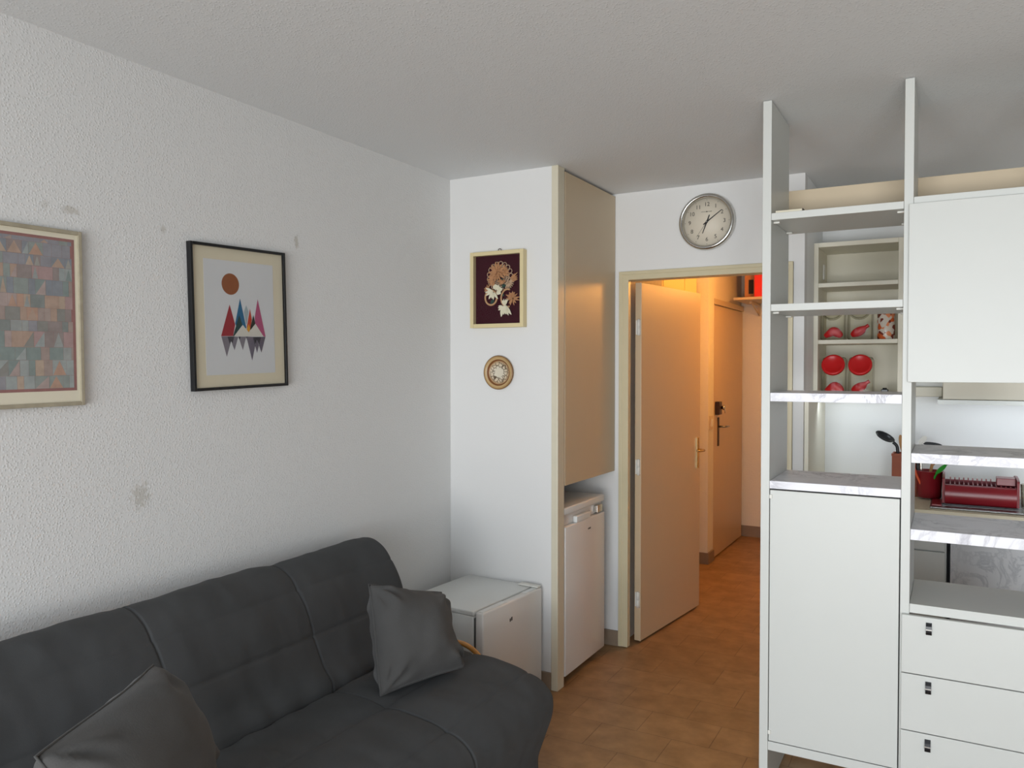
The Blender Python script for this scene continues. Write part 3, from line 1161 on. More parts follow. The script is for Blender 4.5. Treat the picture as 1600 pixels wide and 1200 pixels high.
# worn beige frame with a patchwork print, cut by the left edge of the photo
e, hy, hz = wall_frame_x('framed_poster', 'worn beige framed poster of muted patchwork colours beside the black frame', 0.80, 1.412, 1.434, 1.939, math.radians(0.6), 0.018, 0.011, M['poster_frame'])
box_obj('poster_sheet', (0.002, 0.011, -hy + 0.011, hy - 0.011, -hz + 0.011, hz - 0.011), M['poster_paper'], e)
pm = MB()
cols = [(126, 126, 142), (110, 122, 140), (140, 150, 150), (122, 140, 136), (106, 120, 118), (168, 136, 124), (176, 142, 136), (160, 128, 118),
        (150, 148, 138), (184, 136, 108), (134, 112, 110), (142, 158, 160), (188, 150, 120), (118, 118, 112), (176, 124, 124), (104, 132, 130), (196, 130, 96)]
pmats = [mat('patch_paint', rgb(150, 108, 104), 0.9, var=0.2, vscale=50)]
for cc in cols:
    g_ = sum(cc) / 3
    cc = [0.6 * (0.75 * q + 0.25 * g_) + 0.4 * b_ + 12 for q, b_ in zip(cc, (142, 138, 132))]
    pmats.append(mat('patch_paint', rgb(*cc), 0.9, var=0.22, vscale=45))
y0, y1, z0, z1 = -hy + 0.035, hy - 0.029, -hz + 0.052, hz - 0.033
pm.box(0.0112, 0.0116, y0 - 0.008, y1 + 0.008, z0 - 0.008, z1 + 0.008)
rnd = random.Random(5)
z = z0
row = 0
while z < z1 - 0.008:
    hgt = rnd.choice((0.022, 0.03, 0.036, 0.044))
    zt = min(z + hgt, z1)
    y = y0
    band = rnd.sample(range(len(cols)), 7)
    if zt > z1 - 0.06:
        band = [0, 1, 0, 3, 1, 10, 0]
    while y < y1 - 0.004:
        w = rnd.choice((0.018, 0.024, 0.03, 0.04))
        yt = min(y + w, y1)
        pm.mi = 1 + rnd.choice(band)
        pm.poly([(0.0118, y + 0.0002, z + 0.0002), (0.0118, yt - 0.0002, z + 0.0002), (0.0118, yt - 0.0002, zt - 0.0002), (0.0118, y + 0.0002, zt - 0.0002)])
        r = rnd.random()
        if r < 0.22:
            pm.mi = 1 + rnd.choice((9, 12, 16, 8, 2, 15, 14))
            pm.poly([(0.0120, y + 0.001, z + 0.001), (0.0120, yt - 0.001, z + 0.001), (0.0120, (y + yt) / 2, zt - 0.002)])
        elif r < 0.32:
            pm.mi = 1 + rnd.choice((5, 3, 11, 6, 13))
            pm.poly([(0.0120, y + 0.001, z + 0.001), (0.0120, yt - 0.001, z + 0.001), (0.0120, yt - 0.001, zt - 0.001)])
        y = yt
    z = zt
pm.build('print', pmats, e)

# ---------------------------------------------------------------- dried flower picture
fp = empty('flower_picture', (-1.948, YC, 1.929))
tag(fp, 'cream box frame with dried straw flowers on burgundy on the closet wall', 'picture')
f = MB()
hw, hh, fw, dp = 0.150, 0.1865, 0.019, 0.04
f.box(-hw, -hw + fw, -dp, -0.001, -hh, hh, 0.0015)
f.box(hw - fw, hw, -dp, -0.001, -hh, hh, 0.0015)
f.box(-hw + fw, hw - fw, -dp, -0.001, -hh, -hh + fw, 0.0015)
f.box(-hw + fw, hw - fw, -dp, -0.001, hh - fw, hh, 0.0015)
f.build('frame', M['cream_frame'], fp)
box_obj('backing', (-hw + fw, hw - fw, -0.014, -0.002, -hh + fw, hh - fw), M['burgundy'], fp)
hk = MB()
hk.tube([(0.008 * math.cos(a) + 0.005, -0.012, hh + 0.006 + 0.007 * math.sin(a)) for a in [2 * PI * k / 14 for k in range(14)]], 0.0018, 6, closed=True)
hk.build('hanging_ring', M['dark_metal'], fp)


def petal(mb, cx, cz, ang, ln, wd, y, lift):
    ax = Vector((math.cos(ang), 0, math.sin(ang)))
    pr = Vector((-math.sin(ang), 0, math.cos(ang)))
    base = Vector((cx, y, cz))
    N = 5
    L, R, C = [], [], []
    for i in range(N + 1):
        t = i / N
        w = wd * math.sin(PI * min(1, 0.12 + 0.83 * t)) * 0.5
        c = base + ax * (ln * t) + Vector((0, -lift * math.sin(t * PI * 0.8), 0))
        L.append(mb.bm.verts.new(c + pr * w))
        R.append(mb.bm.verts.new(c - pr * w))
        C.append(mb.bm.verts.new(c + Vector((0, 0.0015, 0))))
    for i in range(N):
        for a, b_ in ((L, C), (C, R)):
            fc = mb.bm.faces.new((a[i], a[i + 1], b_[i + 1], b_[i]))
            fc.smooth = True


def to_local(cx, cy):
    # picture measured on a 738x1200 blow-up, panel 183..520 across, 145..630 down
    x = -0.131 + (cx - 183) / (520 - 183) * 0.262
    z_ = 0.1675 - (cy - 140) / (628 - 140) * 0.335
    return x, z_


# lace rosette behind
lm = MB()
cx, cz = to_local(362, 290)
for k in range(17):
    a = 2 * PI * k / 17
    lm.tube([(cx + 0.062 * math.cos(a) + 0.0105 * math.cos(q), -0.0165, cz + 0.062 * math.sin(a) + 0.0105 * math.sin(q)) for q in [2 * PI * w / 12 for w in range(12)]], 0.0019, 6, closed=True)
for rr_ in (0.050, 0.040):
    lm.tube([(cx + rr_ * math.cos(q), -0.0165, cz + rr_ * math.sin(q)) for q in [2 * PI * w / 40 for w in range(40)]], 0.002, 6, closed=True)
for k in range(34):
    a = 2 * PI * k / 34
    lm.tube([(cx + 0.02 * math.cos(a), -0.0165, cz + 0.02 * math.sin(a)), (cx + 0.052 * math.cos(a), -0.0165, cz + 0.052 * math.sin(a))], 0.0016, 5)
c2 = to_local(425, 335)
for k in range(9):
    a = -2.0 + 2.6 * k / 8
    lm.tube([(c2[0] + 0.034 * math.cos(a) * t_, -0.020 - 0.003 * t_, c2[1] + 0.034 * math.sin(a) * t_) for t_ in (0.1, 0.5, 1.0)], [0.0012, 0.0035, 0.0022], 6)
lm.build('lace_rosette', M['lace'], fp)
FR = random.Random(3)


def flower(name, mats, spec):
    """spec: (px, py, reach, petals, width, angle from, angle to, height)"""
    mb = MB()
    for (px, py, r0, n, w, a0, a1, hgt) in spec:
        cx, cz = to_local(px, py)
        for k in range(n):
            a = a0 + (a1 - a0) * (k + 0.5 * FR.random()) / n
            mb.mi = FR.randrange(len(mats))
            petal(mb, cx + 0.004 * math.cos(a), cz + 0.004 * math.sin(a), a, r0 * (0.75 + 0.4 * FR.random()), w * (0.8 + 0.4 * FR.random()), -0.0185 - hgt - 0.003 * FR.random(), 0.004 + 0.004 * FR.random())
    return mb.build(name, mats, fp)


T = 2 * PI
STR = [M['straw'], mat('dried_straw_dark', rgb(112, 70, 44), 0.8, var=0.3, vscale=60), mat('dried_straw_light', rgb(206, 160, 116), 0.8, var=0.2, vscale=60)]
PAL = [M['straw_pale'], mat('pale_petal_shade', rgb(206, 200, 168), 0.7, var=0.1, vscale=60)]
flower('straw_flower', STR, [(350, 262, 0.046, 15, 0.013, 0, T, 0.000), (350, 262, 0.030, 10, 0.012, 0.2, T, 0.005), (350, 258, 0.016, 6, 0.009, 0, T, 0.009)])
flower('straw_flower', STR, [(325, 318, 0.034, 10, 0.011, 1.2, 5.2, 0.002), (395, 258, 0.030, 7, 0.012, -1.2, 1.6, 0.003), (385, 315, 0.022, 7, 0.010, 3.4, 6.0, 0.004)])
flower('straw_flower', STR, [(457, 452, 0.033, 13, 0.009, 0, T, 0.000), (457, 440, 0.020, 8, 0.008, 0, T, 0.004)])
flower('straw_flower', STR, [(280, 380, 0.020, 7, 0.007, 1.0, 5.2, 0.0)])
flower('straw_leaf', STR, [(436, 335, 0.056, 5, 0.011, 0.15, 1.1, 0.0)])
for (px, py, r1, r2, a0, a1) in ((300, 440, 0.033, 0.036, 0, 2 * PI), (420, 448, 0.036, 0.043, 1.2, 5.0)):
    sm = MB()
    cx, cz = to_local(px, py)
    if a1 > 6:
        sm.tube([(cx + r1 * math.cos(a), -0.019, cz + r2 * math.sin(a)) for a in [a1 * k / 28 for k in range(28)]], 0.0048, 8, closed=True)
    else:
        sm.tube([(cx + r1 * math.cos(a), -0.019, cz + r2 * math.sin(a)) for a in [a0 + (a1 - a0) * k / 24 for k in range(25)]], 0.0045, 8)
    sm.build('straw_ring', STR[2], fp)
flower('white_flower', PAL, [(345, 392, 0.030, 4, 0.026, -0.6, 2.2, 0.010), (325, 400, 0.040, 7, 0.012, 2.6, 5.6, 0.008)])
flower('white_flower', PAL, [(407, 497, 0.052, 6, 0.017, 4.15, 5.5, 0.008), (407, 505, 0.034, 4, 0.012, 0.9, 2.3, 0.009), (400, 510, 0.03, 3, 0.010, 2.9, 3.9, 0.007)])
for (px, py, a) in ((372, 365, 0.2), (380, 350, 1.6), (318, 452, 4.2), (392, 430, 2.5)):
    cx, cz = to_local(px, py)
    lf = MB()
    petal(lf, cx, cz, a, 0.03, 0.018, -0.0175, 0.003)
    lf.build('green_leaf', M['green_leaf'], fp)
gl = MB()
gl.box(-hw + fw + 0.0003, hw - fw - 0.0003, -0.0375, -0.0365, -hh + fw + 0.0003, hh - fw - 0.0003)
gl.build('glazing', M['clear'], fp)

# ---------------------------------------------------------------- decorative plate
pl = MB()
R = 0.084
pl.lathe([(0.0, -0.006), (0.054, -0.006), (0.058, -0.009), (0.061, -0.013), (0.066, -0.016), (0.074, -0.019), (0.081, -0.019), (0.084, -0.015), (0.083, -0.010), (0.060, -0.001), (0.0, -0.001)], axis='y', seg=72)
for k in range(60):
    a = 2 * PI * k / 60
    pl.lathe([(0.0, -0.002), (0.0016, -0.0012), (0.0019, 0), (0.0, 0.001)], (0.076 * math.cos(a), -0.0195, 0.076 * math.sin(a)), axis='y', seg=6)
tag(pl.build('decorative_plate', M['plate'], None, (-1.95, YC, 1.522)), 'small round carved brown plate hanging below the flower picture', 'plate')

# ---------------------------------------------------------------- wall clock
ck = empty('wall_clock', (-1.119, YB, 2.301))
tag(ck, 'round silver rimmed wall clock above the hall doorway', 'clock')
r = MB()
r.lathe([(0.122, -0.018), (0.124, -0.030), (0.129, -0.036), (0.136, -0.037), (0.143, -0.032), (0.1465, -0.022), (0.147, -0.010), (0.144, -0.001), (0.12, -0.001), (0.12, -0.012)], axis='y', seg=80, cap=False)
r.build('rim', M['chrome'], ck)
fc = MB()
fc.lathe([(0.0, -0.014), (0.1235, -0.014), (0.1235, -0.006), (0.0, -0.006)], axis='y', seg=64)
face = fc.build('dial', M['clock_face'], ck)
RX = Matrix.Rotation(math.radians(90), 4, 'X')
for hnum in range(1, 13):
    a = PI / 2 - hnum * PI / 6
    mt = Matrix.Translation((0.0905 * math.cos(a), -0.0142, 0.0905 * math.sin(a))) @ RX
    text_mesh(str(hnum), 0.029, M['ink'], 'numeral', face, mt)
for k in range(12):
    a = 2 * PI * k / 12
    tk = MB()
    tk.box(0.1123, 0.1157, -0.0145, -0.0141, -0.0011, 0.0011, mtx=Matrix.Rotation(-a, 4, 'Y'))
    tk.build('hour_mark', M['ink'], face)
bml = bmesh.new()
for (s, x) in (('HOWARD', -0.0155), ('MILLER', 0.0155)):
    bml.from_mesh(text_mesh(s, 0.0062, M['ink'], None, None, Matrix.Translation((x, -0.0142, 0.053)) @ RX))
t = bmesh.new()
bmesh.ops.create_cube(t, size=1)
for v in t.verts:
    v.co = Matrix.Rotation(PI / 4, 4, 'Y') @ Vector((v.co.x * 0.0055, v.co.y * 0.0004 - 0.0143, v.co.z * 0.0055))
    v.co.z += 0.053
tmpm = bpy.data.meshes.new('mark')
t.to_mesh(tmpm)
t.free()
bml.from_mesh(tmpm)
lgm = MB()
lgm.bm.free()
lgm.bm = bml
lgm.build('maker_mark', M['ink'], face)


def hand(name, deg, ln, tail, w, y):
    a = math.radians(deg)
    ax = Vector((math.sin(a), 0, math.cos(a)))
    pr = Vector((math.cos(a), 0, -math.sin(a)))
    mb = MB()
    o = Vector((0, y, 0))
    mb.prism([o - ax * tail + pr * w * .8, o - ax * tail - pr * w * .8, o - pr * w * 1.0, o + ax * ln * .95 - pr * w * .55, o + ax * ln, o + ax * ln * .95 + pr * w * .55, o + pr * w * 1.0], (0, -0.0008, 0))
    if name != 'second_hand':
        mb.lathe([(0.006, -0.0012), (0.006, 0.0004)], (0, y, 0), axis='y', seg=20)
    return mb.build(name, M['hand_black'], ck)


hand('hour_hand', 201, 0.064, 0.038, 0.0032, -0.0160)
hand('minute_hand', 54, 0.098, 0.022, 0.0030, -0.0175)
hand('second_hand', 215, 0.092, 0.020, 0.0007, -0.0190)
cp = MB()
cp.lathe([(0.003, -0.0215), (0.0035, -0.0195), (0.0035, -0.016)], (0, 0, 0), axis='y', seg=16)
cp.build('centre_cap', M['steel'], ck)

# ---------------------------------------------------------------- room divider shelving unit
ru = empty('room_divider', (X1, YF, 0))
tag(ru, 'tall white open shelving unit dividing room and kitchen, reaching the ceiling', 'shelving unit')


def unit(name, b, m, bev=0.0012, parent=None):
    """box in room coordinates, parented to the unit"""
    mb = MB()
    mb.box(b[0] - X1, b[1] - X1, b[2] - YF, b[3] - YF, b[4], b[5], bev)
    return mb.build(name, m, parent or ru)


X3, X3B = 0.300, 0.330
for (a, b) in ((X1, X1B), (X2, X2B), (X3, X3B)):
    unit('upright', (a, b, YF, YR, 0.002, 2.497), M['unit_white'])
G = 0.0006
A0, A1 = X1B + G, X2 - G
B0, B1 = X2B + G, X3 - G
unit('shelf', (A0, A1, YF + 0.001, YR, 2.072, 2.097), M['unit_white'])
unit('shelf', (A0, A1, YF + 0.001, YR, 1.748, 1.773), M['unit_white'])
unit('marble_shelf', (A0, A1, YF + 0.001, YR, 1.426, 1.457), M['marble'])
unit('marble_shelf', (A0, A1, YF + 0.001, YR, 1.113, 1.141), M['marble'])
unit('marble_shelf', (B0, B1, YF + 0.001, YR, 1.232, 1.264), M['marble'])
unit('marble_shelf', (B0, B1, YF + 0.001, YR, 0.976, 1.012), M['marble'])
unit('shelf', (B0, B1, YF - 0.004, YR, 0.735, 0.765), M['unit_white'])
unit('shelf', (B0, B1, YF + 0.001, YR, 2.084, 2.108), M['unit_white'])
unit('cabinet_back', (B0, B1, YR - 0.02, YR - 0.004, 1.505, 2.083), M['unit_white'])
unit('cabinet_floor', (B0, B1, YF + 0.001, YR - 0.021, 1.505, 1.523), M['unit_white'])
unit('back_rail', (X1 + 0.012, X3B, YR + 0.001, YR + 0.019, 2.085, 2.242), M['cupboard_paint'])
# lower cabinet of the left bay
unit('door', (A0 + 0.002, A1 - 0.003, YF + 0.0005, YF + 0.018, 0.2, 1.108), M['unit_white'], 0.0015)
unit('bottom_rail', (A0, A1, YF + 0.0005, YF + 0.018, 0.165, 0.197), M['unit_white'])
unit('cabinet_floor', (A0, A1, YF + 0.019, YR - 0.018, 0.18, 0.197), M['unit_white'])
unit('cabinet_back', (A0, A1, YR - 0.016, YR, 0.03, 1.11), M['unit_white'])
for z in (0.232, 1.085):
    unit('hinge', (A0 + 0.0005, A0 + 0.010, YF - 0.004, YF + 0.0, z - 0.007, z + 0.007), M['white_plastic'])
# upper cabinet door of the right bay and the drawers
unit('cabinet_door', (-0.129, X3 - 0.01, YF - 0.0195, YF - 0.001, 1.499, 2.083), M['unit_white'], 0.0015)
for (za, zb) in ((0.5385, 0.730), (0.348, 0.5355), (0.155, 0.345)):
    dr = unit('drawer', (-0.1385, X3B - 0.01, YF - 0.0195, YF - 0.001, za, zb), M['unit_white'], 0.0015)
    zc = zb - 0.036
    for xh in (-0.0585, 0.243):
        hm = MB()
        # curved black tab with a bright band across its middle
        x0, yf = xh - X1, -0.0195
        prof = [(0.0, -0.020), (-0.006, -0.019), (-0.011, -0.010), (-0.012, 0.0), (-0.011, 0.010), (-0.006, 0.019), (0.0, 0.020)]
        hm.prism([(x0 - 0.0085, yf + p[0], zc + p[1]) for p in prof], (0.017, 0, 0))
        ho = hm.build('handle', M['black_plastic'], dr)
        bm_ = MB()
        bm_.box(x0 - 0.0088, x0 + 0.0088, yf - 0.0128, yf - 0.0005, zc - 0.003, zc + 0.001)
        bm_.build('band', M['chrome'], ho)
# little shelf pegs under the two white shelves
for (z, px_) in ((2.072, 0), (1.748, 1)):
    for (x0, x1_) in ((A0, A0 + 0.022), (A1 - 0.022, A1)):
        for y_ in (YF + 0.035, YR - 0.06):
            unit('shelf_peg', (x0, x1_, y_, y_ + 0.016, z - 0.007, z - 0.0005), M['white_plastic'], 0.002)

bl_ = empty('booklet', (-0.512, YF + 0.04, 2.097))
tag(bl_, 'thin cream booklet lying on the top left shelf of the divider', 'booklet')
q = MB()
q.box(-0.045, 0.045, -0.03, 0.08, 0.0005, 0.0085, 0.001)
q.build('pages', M['booklet'], bl_)
q = MB()
q.box(0.0455, 0.048, -0.03, 0.08, 0.0003, 0.0095)
q.build('spine', M['booklet_dark'], bl_)

# ---------------------------------------------------------------- kitchen recess
# open wall cabinet with jars
KY = 4.385
jc = empty('wall_cabinet', (XK + 0.001, YK, 1.38))
tag(jc, 'small open cream wall cabinet holding red lidded jars in the kitchen', 'cabinet')


def jcb(name, b, m):
    mb = MB()
    mb.box(b[0] - XK - 0.001, b[1] - XK - 0.001, b[2] - YK, b[3] - YK, b[4] - 1.38, b[5] - 1.38, 0.0012)
    return mb.build(name, m, jc)


JX0, JX1 = XK + 0.001, -0.218
for (a, b) in ((JX0, JX0 + 0.022), (JX1 - 0.022, JX1)):
    jcb('side', (a, b, KY, YK - 0.001, 1.38, 2.195), M['cabinet_cream'])
jcb('top', (JX0 + 0.0225, JX1 - 0.0225, KY, YK - 0.001, 2.172, 2.195), M['cabinet_cream'])
for z in (1.985, 1.690):
    jcb('shelf', (JX0 + 0.0225, JX1 - 0.0225, KY + 0.002, YK - 0.009, z - 0.021, z), M['cabinet_cream'])
jcb('bottom', (JX0 + 0.0225, JX1 - 0.0225, KY, YK - 0.001, 1.38, 1.402), M['cabinet_cream'])
jcb('back_panel', (JX0 + 0.0225, JX1 - 0.0225, YK - 0.008, YK - 0.001, 1.403, 2.171), M['cabinet_cream'])
jcb('hinge_plate', (JX0 + 0.0226, JX0 + 0.03, KY + 0.16, KY + 0.20, 2.02, 2.10), M['white_plastic'])
# unseen strip lamp added under the cabinet to brighten the kitchen wall
sl_ = empty('added_strip_lamp', (-0.43, 4.43, 1.379))
tag(sl_, 'made-up thin white strip lamp added under the jar cabinet', 'lamp')
box_obj('housing', (-0.18, 0.18, -0.018, 0.018, -0.010, 0.0), M['white_plastic'], sl_, 0.002)
area('added_strip_fill', (-0.43, 4.43, 1.366), (math.radians(35), 0, 0), 0.34, 0.02, 0.55, (0.80, 0.90, 1.0))
# end panel below the cabinet
tag(box_obj('end_panel', (XK + 0.001, XK + 0.021, 4.115, YK - 0.001, 0.0, 1.378), M['cabinet_cream'], None, 0.001), 'narrow cream panel standing against the wall end below the jar cabinet', 'panel')


def make_jar(loc, label, content, lid=True):
    e_ = empty('storage_jar', loc)
    tag(e_, label, 'jar', 'glass jars in the kitchen wall cabinet')
    W, D, HT = 0.058, 0.075, 0.185
    # side outline: slanted front shoulder carrying the mouth
    b_ = MB()
    prof = [(-D, 0.0), (D, 0.0), (D, 0.185), (-0.022, 0.2), (-D + 0.005, 0.096)]
    t_ = bmesh.new()
    a_ = [t_.verts.new((-W, p[0], p[1])) for p in prof]
    c_ = [t_.verts.new((W, p[0], p[1])) for p in prof]
    t_.faces.new(a_)
    t_.faces.new(c_[::-1])
    for i in range(5):
        t_.faces.new((a_[i], a_[(i + 1) % 5], c_[(i + 1) % 5], c_[i]))
    bmesh.ops.bevel(t_, geom=t_.edges[:], offset=0.012, segments=4, affect='EDGES', profile=0.5)
    b_.merge(t_, None, True)
    b_.build('body', M['glass'], e_)
    # round lid on the slanted shoulder
    sl = math.atan2(0.104, 0.048)
    nrm = Vector((0, -math.sin(sl), math.cos(sl)))
    cpos = Vector((0, -0.046, 0.148)) + nrm * 0.001
    rot = Vector((0, 0, 1)).rotation_difference(nrm).to_matrix().to_4x4()
    mt_ = Matrix.Translation(cpos) @ rot
    n_ = MB()
    n_.lathe([(0.05, -0.003), (0.052, 0.004), (0.052, 0.009), (0.05, 0.011)], mtx=mt_, seg=32)
    n_.build('neck_ring', M['glass'], e_)
    if not lid:
        n2 = MB()
        n2.lathe([(0.046, 0.004), (0.048, 0.012), (0.046, 0.016), (0.044, 0.012), (0.046, 0.004)], mtx=mt_, seg=32, cap=False)
        n2.build('screw_thread', M['glass'], e_)
    l_ = MB()
    l_.lathe([(0.054, 0.0115), (0.057, 0.014), (0.057, 0.028), (0.054, 0.031), (0.046, 0.0315), (0.044, 0.029), (0.0, 0.029)], mtx=mt_, seg=44)
    if lid:
        l_.build('lid', M['red_plastic'], e_)
    else:
        l_.bm.free()
    # red scoop lying inside
    s_ = MB()
    if content:
        pts = [(-0.040, -0.042, 0.022), (-0.02, -0.042, 0.034), (0.006, -0.042, 0.048), (0.024, -0.042, 0.062), (0.042, -0.042, 0.074)]
        s_.tube(catmull(pts, 5), [0.009 + 0.015 * math.sin(PI * min(1, (k / 20) * 1.25)) if k < 16 else 0.009 for k in range(21)], 14)
    else:
        pts = [(-0.04, -0.03, 0.02), (-0.015, -0.03, 0.036), (0.006, -0.03, 0.046), (0.03, -0.03, 0.03), (0.043, -0.03, 0.018)]
        s_.tube(catmull(pts, 5), [0.010 + 0.014 * math.sin(PI * k / 20) for k in range(21)], 14)
    s_.build('scoop', M['red_plastic'], e_)
    return e_


JY = 4.49
make_jar((-0.545, JY, 1.4025), 'red lidded glass jar with blurred scoop, left one on the cabinet bottom', False)
make_jar((-0.415, JY, 1.4025), 'red lidded glass jar with clear scoop, right one on the cabinet bottom', True)
make_jar((-0.552, JY, 1.6905), 'open glass jar with a blurred red scoop, left on the shelf above the lidded jars', False, False)
make_jar((-0.421, JY, 1.6905), 'open glass jar with a clear red scoop beside the orange flowered tin', True, False)
tn = empty('tin', (-0.298, 4.46, 1.6905))
tag(tn, 'orange and white flower patterned tin beside the upper jars', 'tin')
t_ = MB()
t_.lathe([(0.0, 0.0), (0.040, 0.0), (0.0415, 0.003), (0.0415, 0.16), (0.0, 0.16)], seg=36)
t_.build('body', M['tin'], tn)
t_ = MB()
t_.lathe([(0.0425, 0.1605), (0.0425, 0.176), (0.038, 0.18), (0.0, 0.18)], seg=36)
t_.build('lid', M['tin'], tn)
bx_ = MB()
bx_.box(-0.318, -0.285, 4.44, 4.475, 1.4025, 1.436, 0.003)
bx_.lathe([(0.010, 0), (0.010, 0.006), (0.0, 0.007)], (-0.3015, 4.4575, 1.436), seg=12)
tag(bx_.build('spice_pot', M['black_plastic']), 'little black pot beside the lower jars', 'pot')

# worktop and base cabinets
tag(box_obj('worktop', (XK + 0.022, XR - 0.002, 4.06, YK - 0.001, 0.865, 0.897), M['worktop'], None, 0.003), 'beige kitchen worktop under the jar cabinet', 'worktop')
kc = empty('base_cabinet', (-0.33, 4.13, 0))
tag(kc, 'white kitchen base cabinet behind the divider with a drawer line', 'cabinet')
t_ = MB()
t_.box(-0.285, 0.315, 0.0, 0.55, 0.08, 0.863)
t_.build('carcass', M['unit_white'], kc)
box_obj('drawer', (-0.283, 0.308, -0.018, -0.0005, 0.703, 0.855), M['unit_white'], kc, 0.0015)
box_obj('door', (-0.283, 0.308, -0.018, -0.0005, 0.10, 0.697), M['unit_white'], kc, 0.0015)
box_obj('plinth', (-0.285, 0.315, 0.04, 0.06, 0.0, 0.079), M['black_plastic'], kc)
kd = empty('sink_cabinet', (0.0, 4.13, 0))
tag(kd, 'grey marbled sink cabinet behind the divider', 'cabinet')
t_ = MB()
t_.box(0.005, 1.2, 0.0, 0.55, 0.08, 0.863)
t_.build('carcass', M['unit_white'], kd)
box_obj('door', (0.0, 0.598, -0.018, -0.0005, 0.10, 0.855), M['marble_front'], kd, 0.0015)
box_obj('door', (0.602, 1.198, -0.018, -0.0005, 0.10, 0.855), M['marble_front'], kd, 0.0015)
box_obj('plinth', (0.005, 1.2, 0.04, 0.06, 0.0, 0.079), M['black_plastic'], kd)

# steel draining board with sink
sk = empty('sink', (0.2, 4.35, 0.897))
tag(sk, 'stainless steel draining board and sink set on the worktop', 'sink')
t_ = MB()
t_.box(-0.285, 0.55, -0.235, 0.24, 0.0005, 0.008, 0.003)
for k in range(9):
    y_ = -0.17 + k * 0.042
    t_.box(-0.25, 0.10, y_, y_ + 0.008, 0.008, 0.0105, 0.001)
t_.build('draining_board', M['steel'], sk)
# red dish rack
dr = empty('dish_rack', (0.117, 4.33, 0.908))
tag(dr, 'dark red plastic dish rack with teeth on the draining board', 'dish rack')
LX = 0.142
t_ = MB()
arcp = [(-0.115 - 0.030 * math.sin(a), 0.047 - 0.045 * math.cos(a)) for a in [PI * k / 12 * 0.95 for k in range(13)]]
inner = [(p[0] + (0.006 if i < 12 else 0.004), p[1] + 0.003) for i, p in enumerate(arcp)]
prof = [(0.12, 0.002)] + arcp + [(-0.105, 0.092), (-0.108, 0.086)] + [(-0.109, 0.05), (-0.10, 0.012), (0.12, 0.012)]
t_.prism([(-LX, p[0], p[1]) for p in prof], (2 * LX, 0, 0))
t_.build('tray', M['maroon'], dr, smooth_angle=40)
for s in (-1, 1):
    t_ = MB()
    x0 = s * LX - (0.010 if s > 0 else 0)
    x0 = s * (LX + 0.001) if s > 0 else s * (LX + 0.001) - 0.010
    pts = [(x0, -0.120, 0.004), (x0, 0.12, 0.004), (x0, 0.125, 0.12)] + \
          [(x0, -0.01 + 0.135 * math.cos(a) * .9, 0.118 + 0.014 * math.sin(a)) for a in [PI * k / 10 for k in range(1, 10)]] + [(x0, -0.128, 0.118)]
    t_.prism(pts, (0.010, 0, 0))
    t_.build('end_plate', M['maroon'], dr)
t_ = MB()
t_.box(-LX, LX, 0.02, 0.032, 0.0125, 0.10, 0.001)
for k in range(15):
    x_ = -LX + 0.022 + k * 0.0185
    if x_ < 0.062:
        t_.box(x_ - 0.003, x_ + 0.003, 0.0205, 0.0315, 0.10, 0.111)
    t_.box(x_ - 0.0025, x_ + 0.0025, -0.098, 0.019, 0.086, 0.094)
t_.build('plate_comb', M['maroon'], dr)
t_ = MB()
t_.box(-0.195, -LX - 0.0115, -0.19, -0.02, -0.002, 0.006, 0.002)
t_.build('rack_reflection', M['maroon'], dr)  # maroon slab standing in for the rack's red reflection in the steel
t_ = MB()
t_.box(0.066, LX - 0.001, -0.07, 0.018, 0.0955, 0.128, 0.002)
t_.build('cutlery_box', M['maroon'], dr)

# red utensil pot and what stands in it
up = empty('utensil_pot', (-0.095, 4.41, 0.9056))
tag(up, 'round dark red plastic utensil pot beside the dish rack', 'utensil pot')
t_ = MB()
t_.lathe([(0.0, 0.0), (0.050, 0.0), (0.054, 0.004), (0.059, 0.125), (0.063, 0.129), (0.063, 0.133), (0.058, 0.133), (0.055, 0.125), (0.050, 0.008), (0.0, 0.008)], seg=40)
t_.build('pot', M['maroon'], up)


def stick(name, label, cat, pts, rr, m, flat=None, group=None):
    mb = MB()
    mb.tube(catmull([Vector(p) for p in pts], 4), rr, 8)
    if flat:
        c_, ax, w_, l_, th = flat
        ax = Vector(ax).normalized()
        side = ax.cross(Vector((0.3, -1, 0.2))).normalized()
        nn = ax.cross(side)
        ring = []
        for k in range(20):
            a = 2 * PI * k / 20
            ring.append(Vector(c_) + ax * (l_ * math.cos(a)) + side * (w_ * math.sin(a)) - nn * th / 2)
        mb.prism(ring, nn * th)
    return tag(mb.build(name, m), label, cat, group)


PX, PY, PZ = -0.095, 4.41, 0.9056
stick('spatula', 'bright green spatula leaning right out of the red utensil pot', 'spatula', [(PX + 0.0, PY - 0.02, PZ + 0.03), (PX + 0.035, PY - 0.062, PZ + 0.13), (PX + 0.085, PY - 0.085, PZ + 0.185)], 0.005, M['green_plastic'],
      ((PX + 0.052, PY - 0.074, PZ + 0.150), (0.05, -0.023, 0.055), 0.010, 0.035, 0.004))
stick('wooden_spatula', 'flat wooden spatula standing in the red utensil pot', 'spatula', [(PX - 0.01, PY + 0.02, PZ + 0.03), (PX + 0.008, PY + 0.04, PZ + 0.14), (PX + 0.018, PY + 0.045, PZ + 0.18)], 0.007, M['wood'],
      ((PX + 0.022, PY + 0.045, PZ + 0.19), (0.012, 0, 0.045), 0.016, 0.04, 0.005))
stick('whisk', 'steel handled whisk standing upright in the red utensil pot', 'whisk', [(PX - 0.03, PY - 0.01, PZ + 0.03), (PX - 0.036, PY - 0.012, PZ + 0.14), (PX - 0.038, PY - 0.012, PZ + 0.20)], 0.006, M['chrome'])
